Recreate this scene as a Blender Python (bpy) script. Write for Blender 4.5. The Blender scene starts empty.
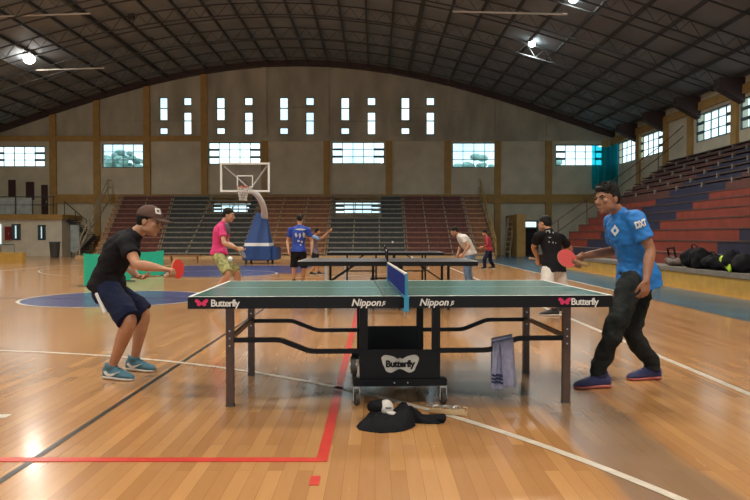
import bpy, bmesh, math, random
from mathutils import Vector as V, Matrix, noise
random.seed(7)
PI = math.pi
scene = bpy.context.scene
COL = scene.collection
F, CX, HY, HC = 680.0, 375.0, 236.0, 1.146      # focal length (px), principal column, horizon row, eye height (m)
def P(px, py, D):
    """point of the hall seen at a picture position, at real distance D"""
    return V(((px-CX)/F*D, D, HC-(py-HY)/F*D))

# ------------------------------------------------------------------ materials
def mat(name, col, rough=0.6, metal=0.0, var=0.0, vscale=8.0, bump=0.0, bscale=40.0, spec=0.5, coat=0.0, col2=None, stretch=(1,1,1), sheen=0.0):
    m = bpy.data.materials.new(name); m.use_nodes = True
    nt = m.node_tree; b = nt.nodes['Principled BSDF']
    b.inputs['Roughness'].default_value = rough; b.inputs['Metallic'].default_value = metal
    b.inputs['Specular IOR Level'].default_value = spec
    b.inputs['Coat Weight'].default_value = coat
    b.inputs['Sheen Weight'].default_value = sheen
    b.inputs['Base Color'].default_value = (*col, 1)
    if var or bump:
        tc = nt.nodes.new('ShaderNodeTexCoord'); mp = nt.nodes.new('ShaderNodeMapping')
        mp.inputs['Scale'].default_value = stretch
        nt.links.new(tc.outputs['Object'], mp.inputs[0])
    if var:
        n = nt.nodes.new('ShaderNodeTexNoise'); n.inputs['Scale'].default_value = vscale; n.inputs['Detail'].default_value = 5
        nt.links.new(mp.outputs[0], n.inputs['Vector'])
        r = nt.nodes.new('ShaderNodeValToRGB')
        c2 = col2 if col2 else tuple(c*(1-var) for c in col)
        r.color_ramp.elements[0].position = .32; r.color_ramp.elements[1].position = .68
        r.color_ramp.elements[0].color = (*c2, 1)
        r.color_ramp.elements[1].color = (*(col if col2 else tuple(min(1, c*(1+var*.6)) for c in col)), 1)
        nt.links.new(n.outputs['Fac'], r.inputs[0]); nt.links.new(r.outputs[0], b.inputs['Base Color'])
    if bump:
        n2 = nt.nodes.new('ShaderNodeTexNoise'); n2.inputs['Scale'].default_value = bscale; n2.inputs['Detail'].default_value = 4
        nt.links.new(mp.outputs[0], n2.inputs['Vector'])
        bp = nt.nodes.new('ShaderNodeBump'); bp.inputs['Strength'].default_value = bump; bp.inputs['Distance'].default_value = .02
        nt.links.new(n2.outputs['Fac'], bp.inputs['Height']); nt.links.new(bp.outputs[0], b.inputs['Normal'])
    return m

def floor_material(rows, name='varnished_wood_floor'):
    m = bpy.data.materials.new(name); m.use_nodes = True
    nt = m.node_tree; N = nt.nodes; L = nt.links; b = N['Principled BSDF']
    tc = N.new('ShaderNodeTexCoord')
    mp = N.new('ShaderNodeMapping'); mp.inputs['Rotation'].default_value = (0, 0, PI/2)
    L.new(tc.outputs['Object'], mp.inputs[0])
    br = N.new('ShaderNodeTexBrick'); br.inputs['Scale'].default_value = 1
    br.inputs['Brick Width'].default_value = 1.1; br.inputs['Row Height'].default_value = .075
    br.inputs['Mortar Size'].default_value = .0009; br.inputs['Bias'].default_value = 0
    br.inputs['Color1'].default_value = (.57, .30, .115, 1); br.inputs['Color2'].default_value = (.42, .205, .075, 1)
    br.inputs['Mortar'].default_value = (.27, .13, .045, 1)
    br.offset = .37; br.offset_frequency = 2
    L.new(mp.outputs[0], br.inputs['Vector'])
    gm = N.new('ShaderNodeMapping'); gm.inputs['Scale'].default_value = (9, .7, 1); L.new(tc.outputs['Object'], gm.inputs[0])
    gn = N.new('ShaderNodeTexNoise'); gn.inputs['Scale'].default_value = 4; gn.inputs['Detail'].default_value = 6; L.new(gm.outputs[0], gn.inputs['Vector'])
    mx = N.new('ShaderNodeMix'); mx.data_type = 'RGBA'; mx.blend_type = 'MULTIPLY'
    rr = N.new('ShaderNodeValToRGB'); rr.color_ramp.elements[0].color = (.80, .77, .74, 1); rr.color_ramp.elements[1].color = (1.12, 1.1, 1.05, 1)
    L.new(gn.outputs['Fac'], rr.inputs[0]); mx.inputs[0].default_value = .5
    L.new(br.outputs['Color'], mx.inputs[6]); L.new(rr.outputs[0], mx.inputs[7])
    # large grey patches: worn boards, and reflection shade painted in under the table
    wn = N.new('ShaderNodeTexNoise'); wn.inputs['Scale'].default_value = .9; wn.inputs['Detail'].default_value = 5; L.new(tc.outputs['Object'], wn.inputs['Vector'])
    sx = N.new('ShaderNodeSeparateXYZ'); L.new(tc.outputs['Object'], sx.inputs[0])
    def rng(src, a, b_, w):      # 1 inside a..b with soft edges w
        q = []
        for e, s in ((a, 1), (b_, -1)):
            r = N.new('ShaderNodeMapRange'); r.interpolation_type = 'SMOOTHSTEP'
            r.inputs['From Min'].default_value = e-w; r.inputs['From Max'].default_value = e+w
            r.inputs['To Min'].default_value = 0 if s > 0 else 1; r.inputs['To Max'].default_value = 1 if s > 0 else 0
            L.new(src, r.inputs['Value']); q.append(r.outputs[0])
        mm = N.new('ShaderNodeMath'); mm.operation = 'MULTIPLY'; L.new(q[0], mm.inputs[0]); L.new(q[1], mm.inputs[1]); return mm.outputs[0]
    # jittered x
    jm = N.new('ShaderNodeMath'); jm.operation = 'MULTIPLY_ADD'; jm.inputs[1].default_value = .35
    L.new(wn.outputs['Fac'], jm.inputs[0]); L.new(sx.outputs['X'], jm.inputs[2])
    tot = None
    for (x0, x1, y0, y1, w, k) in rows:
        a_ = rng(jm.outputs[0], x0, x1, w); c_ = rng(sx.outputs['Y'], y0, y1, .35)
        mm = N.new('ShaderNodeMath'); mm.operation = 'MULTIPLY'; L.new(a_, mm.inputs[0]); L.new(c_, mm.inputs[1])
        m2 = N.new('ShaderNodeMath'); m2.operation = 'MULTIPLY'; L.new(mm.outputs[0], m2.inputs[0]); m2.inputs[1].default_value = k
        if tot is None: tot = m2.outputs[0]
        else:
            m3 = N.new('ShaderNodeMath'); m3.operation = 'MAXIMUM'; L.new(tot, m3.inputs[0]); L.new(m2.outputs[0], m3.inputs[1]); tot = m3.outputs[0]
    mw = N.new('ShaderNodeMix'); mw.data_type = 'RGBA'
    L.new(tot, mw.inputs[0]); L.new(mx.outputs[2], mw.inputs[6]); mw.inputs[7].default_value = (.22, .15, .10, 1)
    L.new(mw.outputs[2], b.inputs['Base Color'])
    rn = N.new('ShaderNodeMapRange'); rn.inputs['To Min'].default_value = .20; rn.inputs['To Max'].default_value = .30
    L.new(gn.outputs['Fac'], rn.inputs['Value']); L.new(rn.outputs[0], b.inputs['Roughness'])
    bp = N.new('ShaderNodeBump'); bp.inputs['Strength'].default_value = .025; bp.inputs['Distance'].default_value = .004
    L.new(gn.outputs['Fac'], bp.inputs['Height']); L.new(bp.outputs[0], b.inputs['Normal'])
    b.inputs['Specular IOR Level'].default_value = .6
    b.inputs['Coat Weight'].default_value = .55; b.inputs['Coat Roughness'].default_value = .13; b.inputs['Coat IOR'].default_value = 1.5
    return m

M = {}
M['floor'] = floor_material([(1.28, 1.80, -2, 5.6, .05, .72), (.35, 1.75, 4.6, 6.3, .25, .55), (-1.0, .1, 4.9, 6.2, .3, .4)])  # worn strips first; last patch is reflection darkening painted under the table's left half
M['wall'] = mat('painted_wall', (.60, .54, .40), .85, var=.12, vscale=1.2, bump=.15, bscale=30)
M['wall_up'] = mat('bare_concrete_wall', (.44, .40, .30), .9, var=.3, vscale=.9, bump=.2, bscale=20, stretch=(1, 1, .35))
M['ochre'] = mat('ochre_paint', (.42, .25, .075), .75, var=.15, vscale=3)
M['white_wall'] = mat('pale_wall', (.72, .67, .54), .85, var=.1, vscale=2)
M['roof'] = mat('roof_sheet', (.20, .22, .235), .8, var=.2, vscale=.7)
M['truss'] = mat('roof_steel', (.05, .048, .046), .7)
M['rib'] = mat('maroon_edge_beam', (.055, .03, .028), .6, var=.2)
M['frame'] = mat('window_frame_metal', (.06, .10, .11), .5)
M['railmetal'] = mat('dark_rail_metal', (.03, .04, .045), .5)
M['black'] = mat('black_paint', (.005, .0045, .0055), .4, spec=.2)
M['legbrown'] = mat('brown_steel', (.085, .045, .032), .45, var=.2, vscale=20)
M['tabletop'] = mat('green_table_surface', (.04, .135, .11), .24, var=.08, vscale=5)
M['tablebrown'] = mat('grey_table_surface', (.055, .05, .06), .35)
M['white'] = mat('white_paint', (.75, .75, .72), .5)
M['line'] = mat('white_floor_paint', (.62, .56, .47), .3, var=.2, vscale=14)
M['redline'] = mat('red_floor_paint', (.60, .05, .035), .3, var=.12, vscale=14)
M['blackline'] = mat('black_floor_paint', (.018, .017, .015), .3, var=.3, vscale=10)
M['bluefloor'] = mat('blue_floor_paint', (.055, .065, .19), .24, var=.2, vscale=3)
M['tealfloor'] = mat('teal_floor_paint', (.045, .11, .16), .26, var=.3, vscale=1.4)
M['concrete'] = mat('concrete', (.17, .15, .13), .85, var=.2)
M['yellow'] = mat('yellow_curb_paint', (.46, .28, .06), .6, var=.15, vscale=4)
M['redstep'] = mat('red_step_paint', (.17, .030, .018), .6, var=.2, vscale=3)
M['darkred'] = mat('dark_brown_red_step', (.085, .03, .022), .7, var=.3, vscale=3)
M['bluestep'] = mat('navy_step_paint', (.014, .016, .042), .6, var=.2, vscale=3)
M['benchdark'] = mat('dark_bench_wood', (.06, .035, .03), .6, var=.3, vscale=6)
M['orangewood'] = mat('orange_bleacher_wood', (.28, .12, .045), .6, var=.25, vscale=4)
M['maroonwood'] = mat('maroon_bleacher_wood', (.11, .03, .022), .6, var=.3, vscale=4)
M['slatewood'] = mat('slate_bleacher_wood', (.033, .037, .036), .6, var=.3, vscale=4)
M['brownwood'] = mat('brown_bleacher_wood', (.20, .08, .036), .6, var=.3, vscale=4)
M['bleachmetal'] = mat('bleacher_frame_steel', (.30, .25, .17), .5)
M['orangeedge'] = mat('worn_orange_edge', (.46, .25, .12), .6, var=.3)
M['maroonedge'] = mat('worn_maroon_edge', (.27, .12, .08), .6, var=.3)
M['plankedge'] = mat('worn_plank_edge', (.25, .23, .19), .6, var=.3)
M['steel'] = mat('steel', (.45, .44, .42), .35, metal=.8)
M['rubber'] = mat('wheel_rubber', (.06, .055, .05), .6)
M['hoopblue'] = mat('hoop_padding_blue', (.012, .05, .19), .5, var=.1)
M['hoopwhite'] = mat('hoop_white', (.80, .80, .76), .4)
M['netwhite'] = mat('cord_white', (.6, .55, .5), .8)
M['orangerim'] = mat('rim_orange', (.5, .1, .03), .4)
M['greenbar'] = mat('green_barrier_cloth', (.01, .42, .27), .6, bump=.1, bscale=8)
M['redrubber'] = mat('red_paddle_rubber', (.75, .05, .035), .45)
M['pinkrubber'] = mat('pink_red_paddle_rubber', (.88, .13, .12), .4)
M['woodhandle'] = mat('paddle_wood', (.5, .3, .15), .5, var=.2, vscale=60)
M['netblue'] = mat('net_blue', (.03, .055, .30), .8)
M['bracketblue'] = mat('net_bracket_blue', (.03, .25, .42), .35, metal=.2)
M['skin_a'] = mat('tan_skin', (.42, .205, .115), .5, var=.1, vscale=14)
M['skin_b'] = mat('brown_skin', (.30, .135, .075), .5, var=.1, vscale=14)
M['skin_c'] = mat('light_skin', (.50, .27, .17), .5, var=.1, vscale=10)
M['lip'] = mat('lip_skin', (.27, .10, .075), .5)
M['hair'] = mat('black_hair', (.009, .008, .007), .6, bump=.6, bscale=110, spec=.2)
M['eyewhite'] = mat('eye_white', (.36, .32, .28), .3)
M['iris'] = mat('dark_iris', (.015, .01, .008), .2)
M['blackcloth'] = mat('black_cloth', (.012, .012, .015), .85, spec=.12, var=.2, bump=.25, bscale=60)
M['navycloth'] = mat('navy_cloth', (.012, .017, .045), .8, spec=.12, var=.2, bump=.25, bscale=60)
M['bluecloth'] = mat('bright_blue_jersey', (.012, .17, .53), .65, var=.08, bump=.15, bscale=60)
M['darkpants'] = mat('charcoal_trousers', (.020, .023, .023), .85, spec=.12, var=.2, bump=.3, bscale=50)
M['pinkcloth'] = mat('magenta_jersey', (.62, .03, .17), .7, var=.1)
M['greycloth'] = mat('grey_cloth', (.12, .10, .13), .8)
M['patterned'] = mat('green_patterned_cloth', (.46, .42, .16), .8, var=.5, vscale=22, col2=(.12, .16, .06))
M['royal'] = mat('royal_blue_jersey', (.012, .05, .36), .7, var=.1)
M['whitecloth'] = mat('white_cloth', (.62, .58, .54), .8, var=.08, bump=.15, bscale=40)
M['jean'] = mat('pale_denim', (.16, .27, .46), .8, var=.2, vscale=20)
M['redcloth'] = mat('red_cloth', (.28, .02, .03), .8, var=.15)
M['brownfelt'] = mat('brown_cap_cloth', (.085, .042, .032), .85, bump=.2, bscale=80)
M['shoeteal'] = mat('teal_shoe_mesh', (.055, .16, .215), .7, var=.25, vscale=60, bump=.2, bscale=150)
M['shoepurple'] = mat('purple_shoe_mesh', (.03, .035, .12), .7, var=.3, vscale=40, bump=.2, bscale=150)
M['shoeblack'] = mat('black_shoe', (.015, .015, .015), .6)
M['solewhite'] = mat('white_sole', (.55, .5, .45), .5)
M['solered'] = mat('coral_sole', (.42, .09, .07), .5, var=.2)
M['towel'] = mat('lavender_towel', (.36, .37, .53), .95, var=.15, vscale=30, bump=.6, bscale=120)
M['towelstripe'] = mat('towel_navy_stripe', (.03, .035, .10), .95)
M['magenta'] = mat('magenta_print', (.60, .02, .12), .5)
M['print'] = mat('white_print', (.72, .72, .70), .5)
M['plate'] = mat('pale_grey_plate', (.50, .50, .46), .45)
M['extinguisher'] = mat('red_cabinet', (.22, .015, .02), .4)
M['shutter'] = mat('maroon_shutter', (.05, .018, .018), .6)
M['deck'] = mat('mesh_panel', (.36, .42, .42), .6, var=.3, vscale=3)
M['doordark'] = mat('dark_doorway', (.015, .009, .012), .7)
M['tealnet'] = mat('teal_curtain', (.01, .30, .40), .8)
M['neon'] = mat('neon_yellow', (.42, .65, .03), .5)
M['tan'] = mat('pale_plywood', (.50, .34, .17), .55, var=.2, vscale=12)
M['greybag'] = mat('grey_bag_cloth', (.14, .11, .10), .9)
M['ballwhite'] = mat('white_celluloid', (.85, .83, .78), .35)
M['leaf'] = mat('tree_leaves', (.30, .46, .42), .8, var=.4, vscale=2)
M['lampmetal'] = mat('lamp_housing', (.10, .10, .10), .4, metal=.6)
M['pipe'] = mat('pale_conduit', (.50, .48, .42), .5)

def glass():
    m = bpy.data.materials.new('window_glass'); m.use_nodes = True
    nt = m.node_tree; nt.nodes.clear()
    o = nt.nodes.new('ShaderNodeOutputMaterial'); t = nt.nodes.new('ShaderNodeBsdfTransparent'); g = nt.nodes.new('ShaderNodeBsdfGlossy')
    t.inputs[0].default_value = (.88, .94, .95, 1); g.inputs['Roughness'].default_value = .05
    mx = nt.nodes.new('ShaderNodeMixShader'); mx.inputs[0].default_value = .06
    nt.links.new(t.outputs[0], mx.inputs[1]); nt.links.new(g.outputs[0], mx.inputs[2]); nt.links.new(mx.outputs[0], o.inputs[0])
    return m
M['glass'] = glass()
def cloth_translucent(name, col, a):
    m = bpy.data.materials.new(name); m.use_nodes = True
    nt = m.node_tree; nt.nodes.clear()
    o = nt.nodes.new('ShaderNodeOutputMaterial'); d = nt.nodes.new('ShaderNodeBsdfDiffuse'); t = nt.nodes.new('ShaderNodeBsdfTranslucent')
    tr = nt.nodes.new('ShaderNodeBsdfTransparent')
    d.inputs[0].default_value = (*col, 1); t.inputs[0].default_value = (*col, 1); tr.inputs[0].default_value = (*[min(1, c*2.2) for c in col], 1)
    m1 = nt.nodes.new('ShaderNodeMixShader'); m1.inputs[0].default_value = .5
    m2 = nt.nodes.new('ShaderNodeMixShader'); m2.inputs[0].default_value = a
    nt.links.new(d.outputs[0], m1.inputs[1]); nt.links.new(t.outputs[0], m1.inputs[2])
    nt.links.new(m1.outputs[0], m2.inputs[1]); nt.links.new(tr.outputs[0], m2.inputs[2]); nt.links.new(m2.outputs[0], o.inputs[0])
    return m
M['tealnet'] = cloth_translucent('teal_curtain_cloth', (.015, .38, .50), .5)
M['hoopglass'] = cloth_translucent('clear_backboard', (.42, .42, .42), .93)
def emit(name, col, s):
    m = bpy.data.materials.new(name); m.use_nodes = True
    b = m.node_tree.nodes['Principled BSDF']
    b.inputs['Emission Color'].default_value = (*col, 1); b.inputs['Emission Strength'].default_value = s
    return m
M['lampglow'] = emit('lamp_glow', (1, .96, .88), 40)
M['lampcool'] = emit('lamp_glow_cool', (.82, .97, 1), 22)
M['litsign'] = emit('lit_transom', (.75, .9, .95), .8)

# ------------------------------------------------------------------ object helpers
def link(name, me, m=None, parent=None, smooth=False, loc=None):
    o = bpy.data.objects.new(name, me); COL.objects.link(o)
    if m is not None:
        for k in (m if isinstance(m, (list, tuple)) else [m]): me.materials.append(M[k] if isinstance(k, str) else k)
    if smooth:
        for p in me.polygons: p.use_smooth = True
    if parent: o.parent = parent
    if loc is not None: o.location = loc
    return o
def obj(name, bm, m, parent=None, smooth=False, loc=None):
    me = bpy.data.meshes.new(name)
    bmesh.ops.recalc_face_normals(bm, faces=bm.faces)
    bm.to_mesh(me); bm.free()
    return link(name, me, m, parent, smooth, loc)
def tag(o, label=None, cat=None, group=None, kind=None):
    if label: o['label'] = label
    if cat: o['category'] = cat
    if group: o['group'] = group
    if kind: o['kind'] = kind
    return o
def empty(name, loc, rz=0):
    o = bpy.data.objects.new(name, None); COL.objects.link(o); o.location = loc; o.rotation_euler = (0, 0, rz); o.empty_display_size = .1
    return o
def struct(name, bm, m, parent=None, smooth=False):
    o = obj(name, bm, m, parent, smooth)
    if not parent: o['kind'] = 'structure'
    return o
def B(): return bmesh.new()
def box(bm, x0, x1, y0, y1, z0, z1, mi=0, bev=0):
    vs = [bm.verts.new((x, y, z)) for x in (x0, x1) for y in (y0, y1) for z in (z0, z1)]
    fs = []
    for q in ((0, 1, 3, 2), (4, 6, 7, 5), (0, 4, 5, 1), (2, 3, 7, 6), (0, 2, 6, 4), (1, 5, 7, 3)):
        f = bm.faces.new([vs[i] for i in q]); f.material_index = mi; fs.append(f)
    if bev:
        es = list({e for f in fs for e in f.edges})
        r = bmesh.ops.bevel(bm, geom=es, offset=bev, segments=2, affect='EDGES')
        for f in r['faces']: f.material_index = mi
    return bm
def bxs(*a, **k): return box(B(), *a, **k)
def basis(d, side=None):
    d = d.normalized()
    s = side if side is not None else (V((0, 0, 1)) if abs(d.z) < .9 else V((1, 0, 0)))
    a = s - d*s.dot(d)
    if a.length < 1e-4:
        s = V((0, 1, 0)) if abs(d.y) < .9 else V((1, 0, 0)); a = s-d*s.dot(d)
    a.normalize()
    return a, d.cross(a)
def tube(bm, pts, r, n=8, cap=True, mi=0):
    """round tube through points; r a number or list"""
    pts = [V(p) for p in pts]; rs = r if isinstance(r, (list, tuple)) else [r]*len(pts)
    prev = None; rings = []; side = None
    for i, p in enumerate(pts):
        t = (pts[min(i+1, len(pts)-1)]-pts[max(i-1, 0)])
        a, b = basis(t, side); side = a
        rings.append([bm.verts.new(p+a*rs[i]*math.cos(2*PI*k/n)+b*rs[i]*math.sin(2*PI*k/n)) for k in range(n)])
    for i in range(len(rings)-1):
        for k in range(n):
            bm.faces.new((rings[i][k], rings[i][(k+1) % n], rings[i+1][(k+1) % n], rings[i+1][k])).material_index = mi
    if cap: bm.faces.new(rings[0]).material_index = mi; bm.faces.new(rings[-1]).material_index = mi
    return bm
def bar(bm, p, q, w, h, up=V((0, 0, 1)), mi=0):
    """rectangular bar from p to q, width w, height h"""
    p = V(p); q = V(q); d = q-p
    b, a = basis(d, up)
    vs = []
    for c in (p, q):
        for s1, s2 in ((-1, -1), (1, -1), (1, 1), (-1, 1)): vs.append(bm.verts.new(c+a*w/2*s1+b*h/2*s2))
    for f in ((0, 1, 2, 3), (7, 6, 5, 4), (0, 4, 5, 1), (1, 5, 6, 2), (2, 6, 7, 3), (3, 7, 4, 0)): bm.faces.new([vs[i] for i in f]).material_index = mi
    return bm
def cyl(bm, c, d, r, L, n=20, r2=None, mi=0):
    c = V(c); d = V(d).normalized()
    return tube(bm, [c, c+d*L], [r, r if r2 is None else r2], n, mi=mi)
def catmull(ps, steps):
    out = []
    n = len(ps)
    for i in range(n-1):
        p0, p1, p2, p3 = ps[max(i-1, 0)], ps[i], ps[i+1], ps[min(i+2, n-1)]
        for s in range(steps):
            t = s/steps
            out.append([.5*((2*b)+(-a+c)*t+(2*a-5*b+4*c-d)*t*t+(-a+3*b-3*c+d)*t**3) for a, b, c, d in zip(p0, p1, p2, p3)])
    out.append(list(ps[-1])); return out
def loft(bm, pts, rad, side, n=16, steps=4, round0=True, round1=True, e=1.0):
    """closed limb: rings across the path, radii (across side, across front)"""
    rows = [tuple(p)+(tuple(r) if isinstance(r, (tuple, list)) else (r, r)) for p, r in zip(pts, rad)]
    rows = catmull(rows, steps)
    C_ = [V(r[:3]) for r in rows]; R = [(max(.002, r[3]), max(.002, r[4])) for r in rows]
    fr = []
    s = V(side)
    for i in range(len(C_)):
        t = C_[min(i+1, len(C_)-1)]-C_[max(i-1, 0)]
        a, b = basis(t, s); fr.append((a, b, t.normalized()))
    seq = []
    if round0:
        m = min(R[0])
        for q in (.98, .8, .45): seq.append((C_[0]-fr[0][2]*m*q, R[0][0]*math.sqrt(1-q*q), R[0][1]*math.sqrt(1-q*q), fr[0]))
    for c, r, f in zip(C_, R, fr): seq.append((c, r[0], r[1], f))
    if round1:
        m = min(R[-1])
        for q in (.45, .8, .98): seq.append((C_[-1]+fr[-1][2]*m*q, R[-1][0]*math.sqrt(1-q*q), R[-1][1]*math.sqrt(1-q*q), fr[-1]))
    def sgn(v): return math.copysign(abs(v)**e, v)
    rings = [[bm.verts.new(c+f[0]*a*sgn(math.cos(2*PI*k/n))+f[1]*b*sgn(math.sin(2*PI*k/n))) for k in range(n)] for c, a, b, f in seq]
    for i in range(len(rings)-1):
        for k in range(n): bm.faces.new((rings[i][k], rings[i][(k+1) % n], rings[i+1][(k+1) % n], rings[i+1][k]))
    bm.faces.new(rings[0]); bm.faces.new(rings[-1])
    return bm
def ell(bm, c, f, u, rs, rf, ru, seg=20, rg=12):
    """ellipsoid in the frame forward f, up u, right f x u"""
    f = V(f).normalized(); u = (V(u)-f*V(u).dot(f)).normalized(); s = f.cross(u)
    mt = Matrix((( s.x*rs, f.x*rf, u.x*ru, c[0]), (s.y*rs, f.y*rf, u.y*ru, c[1]), (s.z*rs, f.z*rf, u.z*ru, c[2]), (0, 0, 0, 1)))
    bmesh.ops.create_uvsphere(bm, u_segments=seg, v_segments=rg, radius=1, matrix=mt)
    return bm
def remesh(bm, vox, smooth=3, fn=None):
    """fuse overlapping closed pieces into one continuous skin"""
    me = bpy.data.meshes.new('tmp'); bmesh.ops.recalc_face_normals(bm, faces=bm.faces); bm.to_mesh(me); bm.free()
    o = bpy.data.objects.new('tmp', me); COL.objects.link(o)
    md = o.modifiers.new('r', 'REMESH'); md.mode = 'VOXEL'; md.voxel_size = vox; md.adaptivity = 0
    if smooth:
        sm = o.modifiers.new('s', 'SMOOTH'); sm.iterations = smooth; sm.factor = .5
    dg = bpy.context.evaluated_depsgraph_get(); dg.update()
    out = bpy.data.meshes.new_from_object(o.evaluated_get(dg))
    bpy.data.objects.remove(o); bpy.data.meshes.remove(me)
    if fn:
        out.update()
        ns = [v.normal.copy() for v in out.vertices]
        for v, nn in zip(out.vertices, ns): v.co = v.co + nn*fn(v.co, nn)
    return out
def wrinkle(amp, fx, fy, fz, seed=0):
    def fn(c, n):
        q = V((c.x*fx+seed, c.y*fy, c.z*fz))
        return amp*(noise.noise(q)+.5*noise.noise(q*2.1))
    return fn

def text_mesh(s, size, extrude=.0008, shear=0.0, offset=0.0, spacing=1.0):
    cu = bpy.data.curves.new('t', 'FONT'); cu.body = s; cu.size = size; cu.extrude = extrude; cu.shear = shear; cu.offset = offset
    cu.space_character = spacing; cu.align_x = 'CENTER'; cu.align_y = 'CENTER'; cu.resolution_u = 3
    o = bpy.data.objects.new('t', cu); COL.objects.link(o)
    dg = bpy.context.evaluated_depsgraph_get(); dg.update()
    me = bpy.data.meshes.new_from_object(o.evaluated_get(dg))
    bpy.data.objects.remove(o); bpy.data.curves.remove(cu)
    return me
def place_mesh(me, origin, ex, ey):
    ex = V(ex).normalized(); ey = V(ey).normalized(); ez = ex.cross(ey)
    me.transform(Matrix(((ex.x, ey.x, ez.x, origin[0]), (ex.y, ey.y, ez.y, origin[1]), (ex.z, ey.z, ez.z, origin[2]), (0, 0, 0, 1))))
    return me
def poly_prism(bm, pts, origin, ex, ey, th, mi=0):
    ex = V(ex).normalized(); ey = V(ey).normalized(); ez = ex.cross(ey); origin = V(origin)
    a = [bm.verts.new(origin+ex*x+ey*y) for x, y in pts]; b = [bm.verts.new(origin+ex*x+ey*y+ez*th) for x, y in pts]
    bm.faces.new(a).material_index = mi; bm.faces.new(b).material_index = mi
    n = len(pts)
    for i in range(n): bm.faces.new((a[i], a[(i+1) % n], b[(i+1) % n], b[i])).material_index = mi
    return bm

# ------------------------------------------------------------------ camera, sky
cam = bpy.data.cameras.new('camera'); co = bpy.data.objects.new('camera', cam); COL.objects.link(co)
cam.sensor_width = 36; cam.lens = F/750*36; cam.clip_end = 500
co.location = (0, 0, HC); co.rotation_euler = (PI/2-math.atan((250-HY)/F), 0, 0)
scene.camera = co
w = bpy.data.worlds.new('sky'); scene.world = w; w.use_nodes = True
nt = w.node_tree; bg = nt.nodes['Background']
tc = nt.nodes.new('ShaderNodeTexCoord'); ns = nt.nodes.new('ShaderNodeTexNoise'); ns.inputs['Scale'].default_value = 7; ns.inputs['Detail'].default_value = 4
rp = nt.nodes.new('ShaderNodeValToRGB'); rp.color_ramp.elements[0].color = (.52, .76, .90, 1); rp.color_ramp.elements[1].color = (.86, .98, 1, 1)
rp.color_ramp.elements[0].position = .35; rp.color_ramp.elements[1].position = .6
nt.links.new(tc.outputs['Generated'], ns.inputs['Vector']); nt.links.new(ns.outputs['Fac'], rp.inputs[0]); nt.links.new(rp.outputs[0], bg.inputs['Color'])
bg.inputs['Strength'].default_value = 1.7
scene.view_settings.view_transform = 'Standard'; scene.view_settings.look = 'None'
scene.view_settings.exposure = 0.38; scene.view_settings.gamma = 1; scene.view_settings.use_curve_mapping = False

# ------------------------------------------------------------------ hall shell
XL, XR, YF, YB, XM = -23.5, 14.3, -16.0, 41.0, -4.6
def zr(x):
    u = x-XM; return 11.6-.0152*u*u+9e-6*u**4
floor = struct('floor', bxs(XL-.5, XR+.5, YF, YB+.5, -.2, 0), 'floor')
def strip(name, x0, x1, y0, y1, m, z=.003): obj(name, bxs(x0, x1, y0, y1, .0005, z), m, floor)
def arc_strip(name, cx, cy, r, a0, a1, w_, m, z=.003, n=96):
    bm = B(); prev = None
    for i in range(n+1):
        a = a0+(a1-a0)*i/n; c, s = math.cos(a), math.sin(a)
        q = [bm.verts.new((cx+(r-w_/2)*c, cy+(r-w_/2)*s, z)), bm.verts.new((cx+(r+w_/2)*c, cy+(r+w_/2)*s, z))]
        if prev: bm.faces.new((prev[0], prev[1], q[1], q[0]))
        prev = q
    obj(name, bm, m, floor)
def disc(name, cx, cy, r, m, z=.002):
    bm = B(); bmesh.ops.create_circle(bm, cap_ends=True, segments=96, radius=r, matrix=Matrix.Translation((cx, cy, z))); obj(name, bm, m, floor)
KX = -4.8
disc('painted_circle', KX+.08, 12.5, 1.65, 'bluefloor'); arc_strip('court_line', KX+.08, 12.5, 1.65, 0, 2*PI, .06, 'line', .0045)
strip('court_line', -12.3, 2.7, 12.47, 12.53, 'blackline', .0035)
disc('painted_circle', KX, 20.7, 1.8, 'bluefloor'); arc_strip('court_line', KX, 20.7, 1.8, 0, 2*PI, .05, 'line', .0045)
strip('painted_key', KX-2.45, KX+2.45, 20.7, 26.5, 'bluefloor', .0015)
arc_strip('court_line', KX, .1, 6.75, 0, PI, .055, 'line'); arc_strip('court_line', KX, 24.9, 6.75, PI, 2*PI, .05, 'line')
strip('court_line', 2.68, 2.74, -1.5, 26.5, 'line'); strip('court_line', -12.3, -12.24, -1.5, 26.5, 'line')
strip('court_line', -7.25, -2.33, 4.26, 4.34, 'line'); strip('court_line', -12.3, 2.7, 26.47, 26.53, 'line')
strip('court_line', 5.0, 5.06, 12.6, 29, 'line', .005)
strip('red_court_line', -.30, -.242, 3.44, 11.5, 'redline'); strip('red_court_line', -9.0, -.242, 3.425, 3.485, 'redline', .004)
strip('red_court_mark', -.305, -.258, 3.10, 3.22, 'redline')
strip('black_court_line', -1.768, -1.732, -1, 11.5, 'blackline', .0025)
strip('teal_border', 5.0, 6.65, -10, 29.5, 'tealfloor', .002); strip('teal_border', 1.5, 5.0, 28.5, 33.5, 'tealfloor', .002)
strip('teal_border', 5.0, 14.2, 29.5, 40.8, 'tealfloor', .002)

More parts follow.
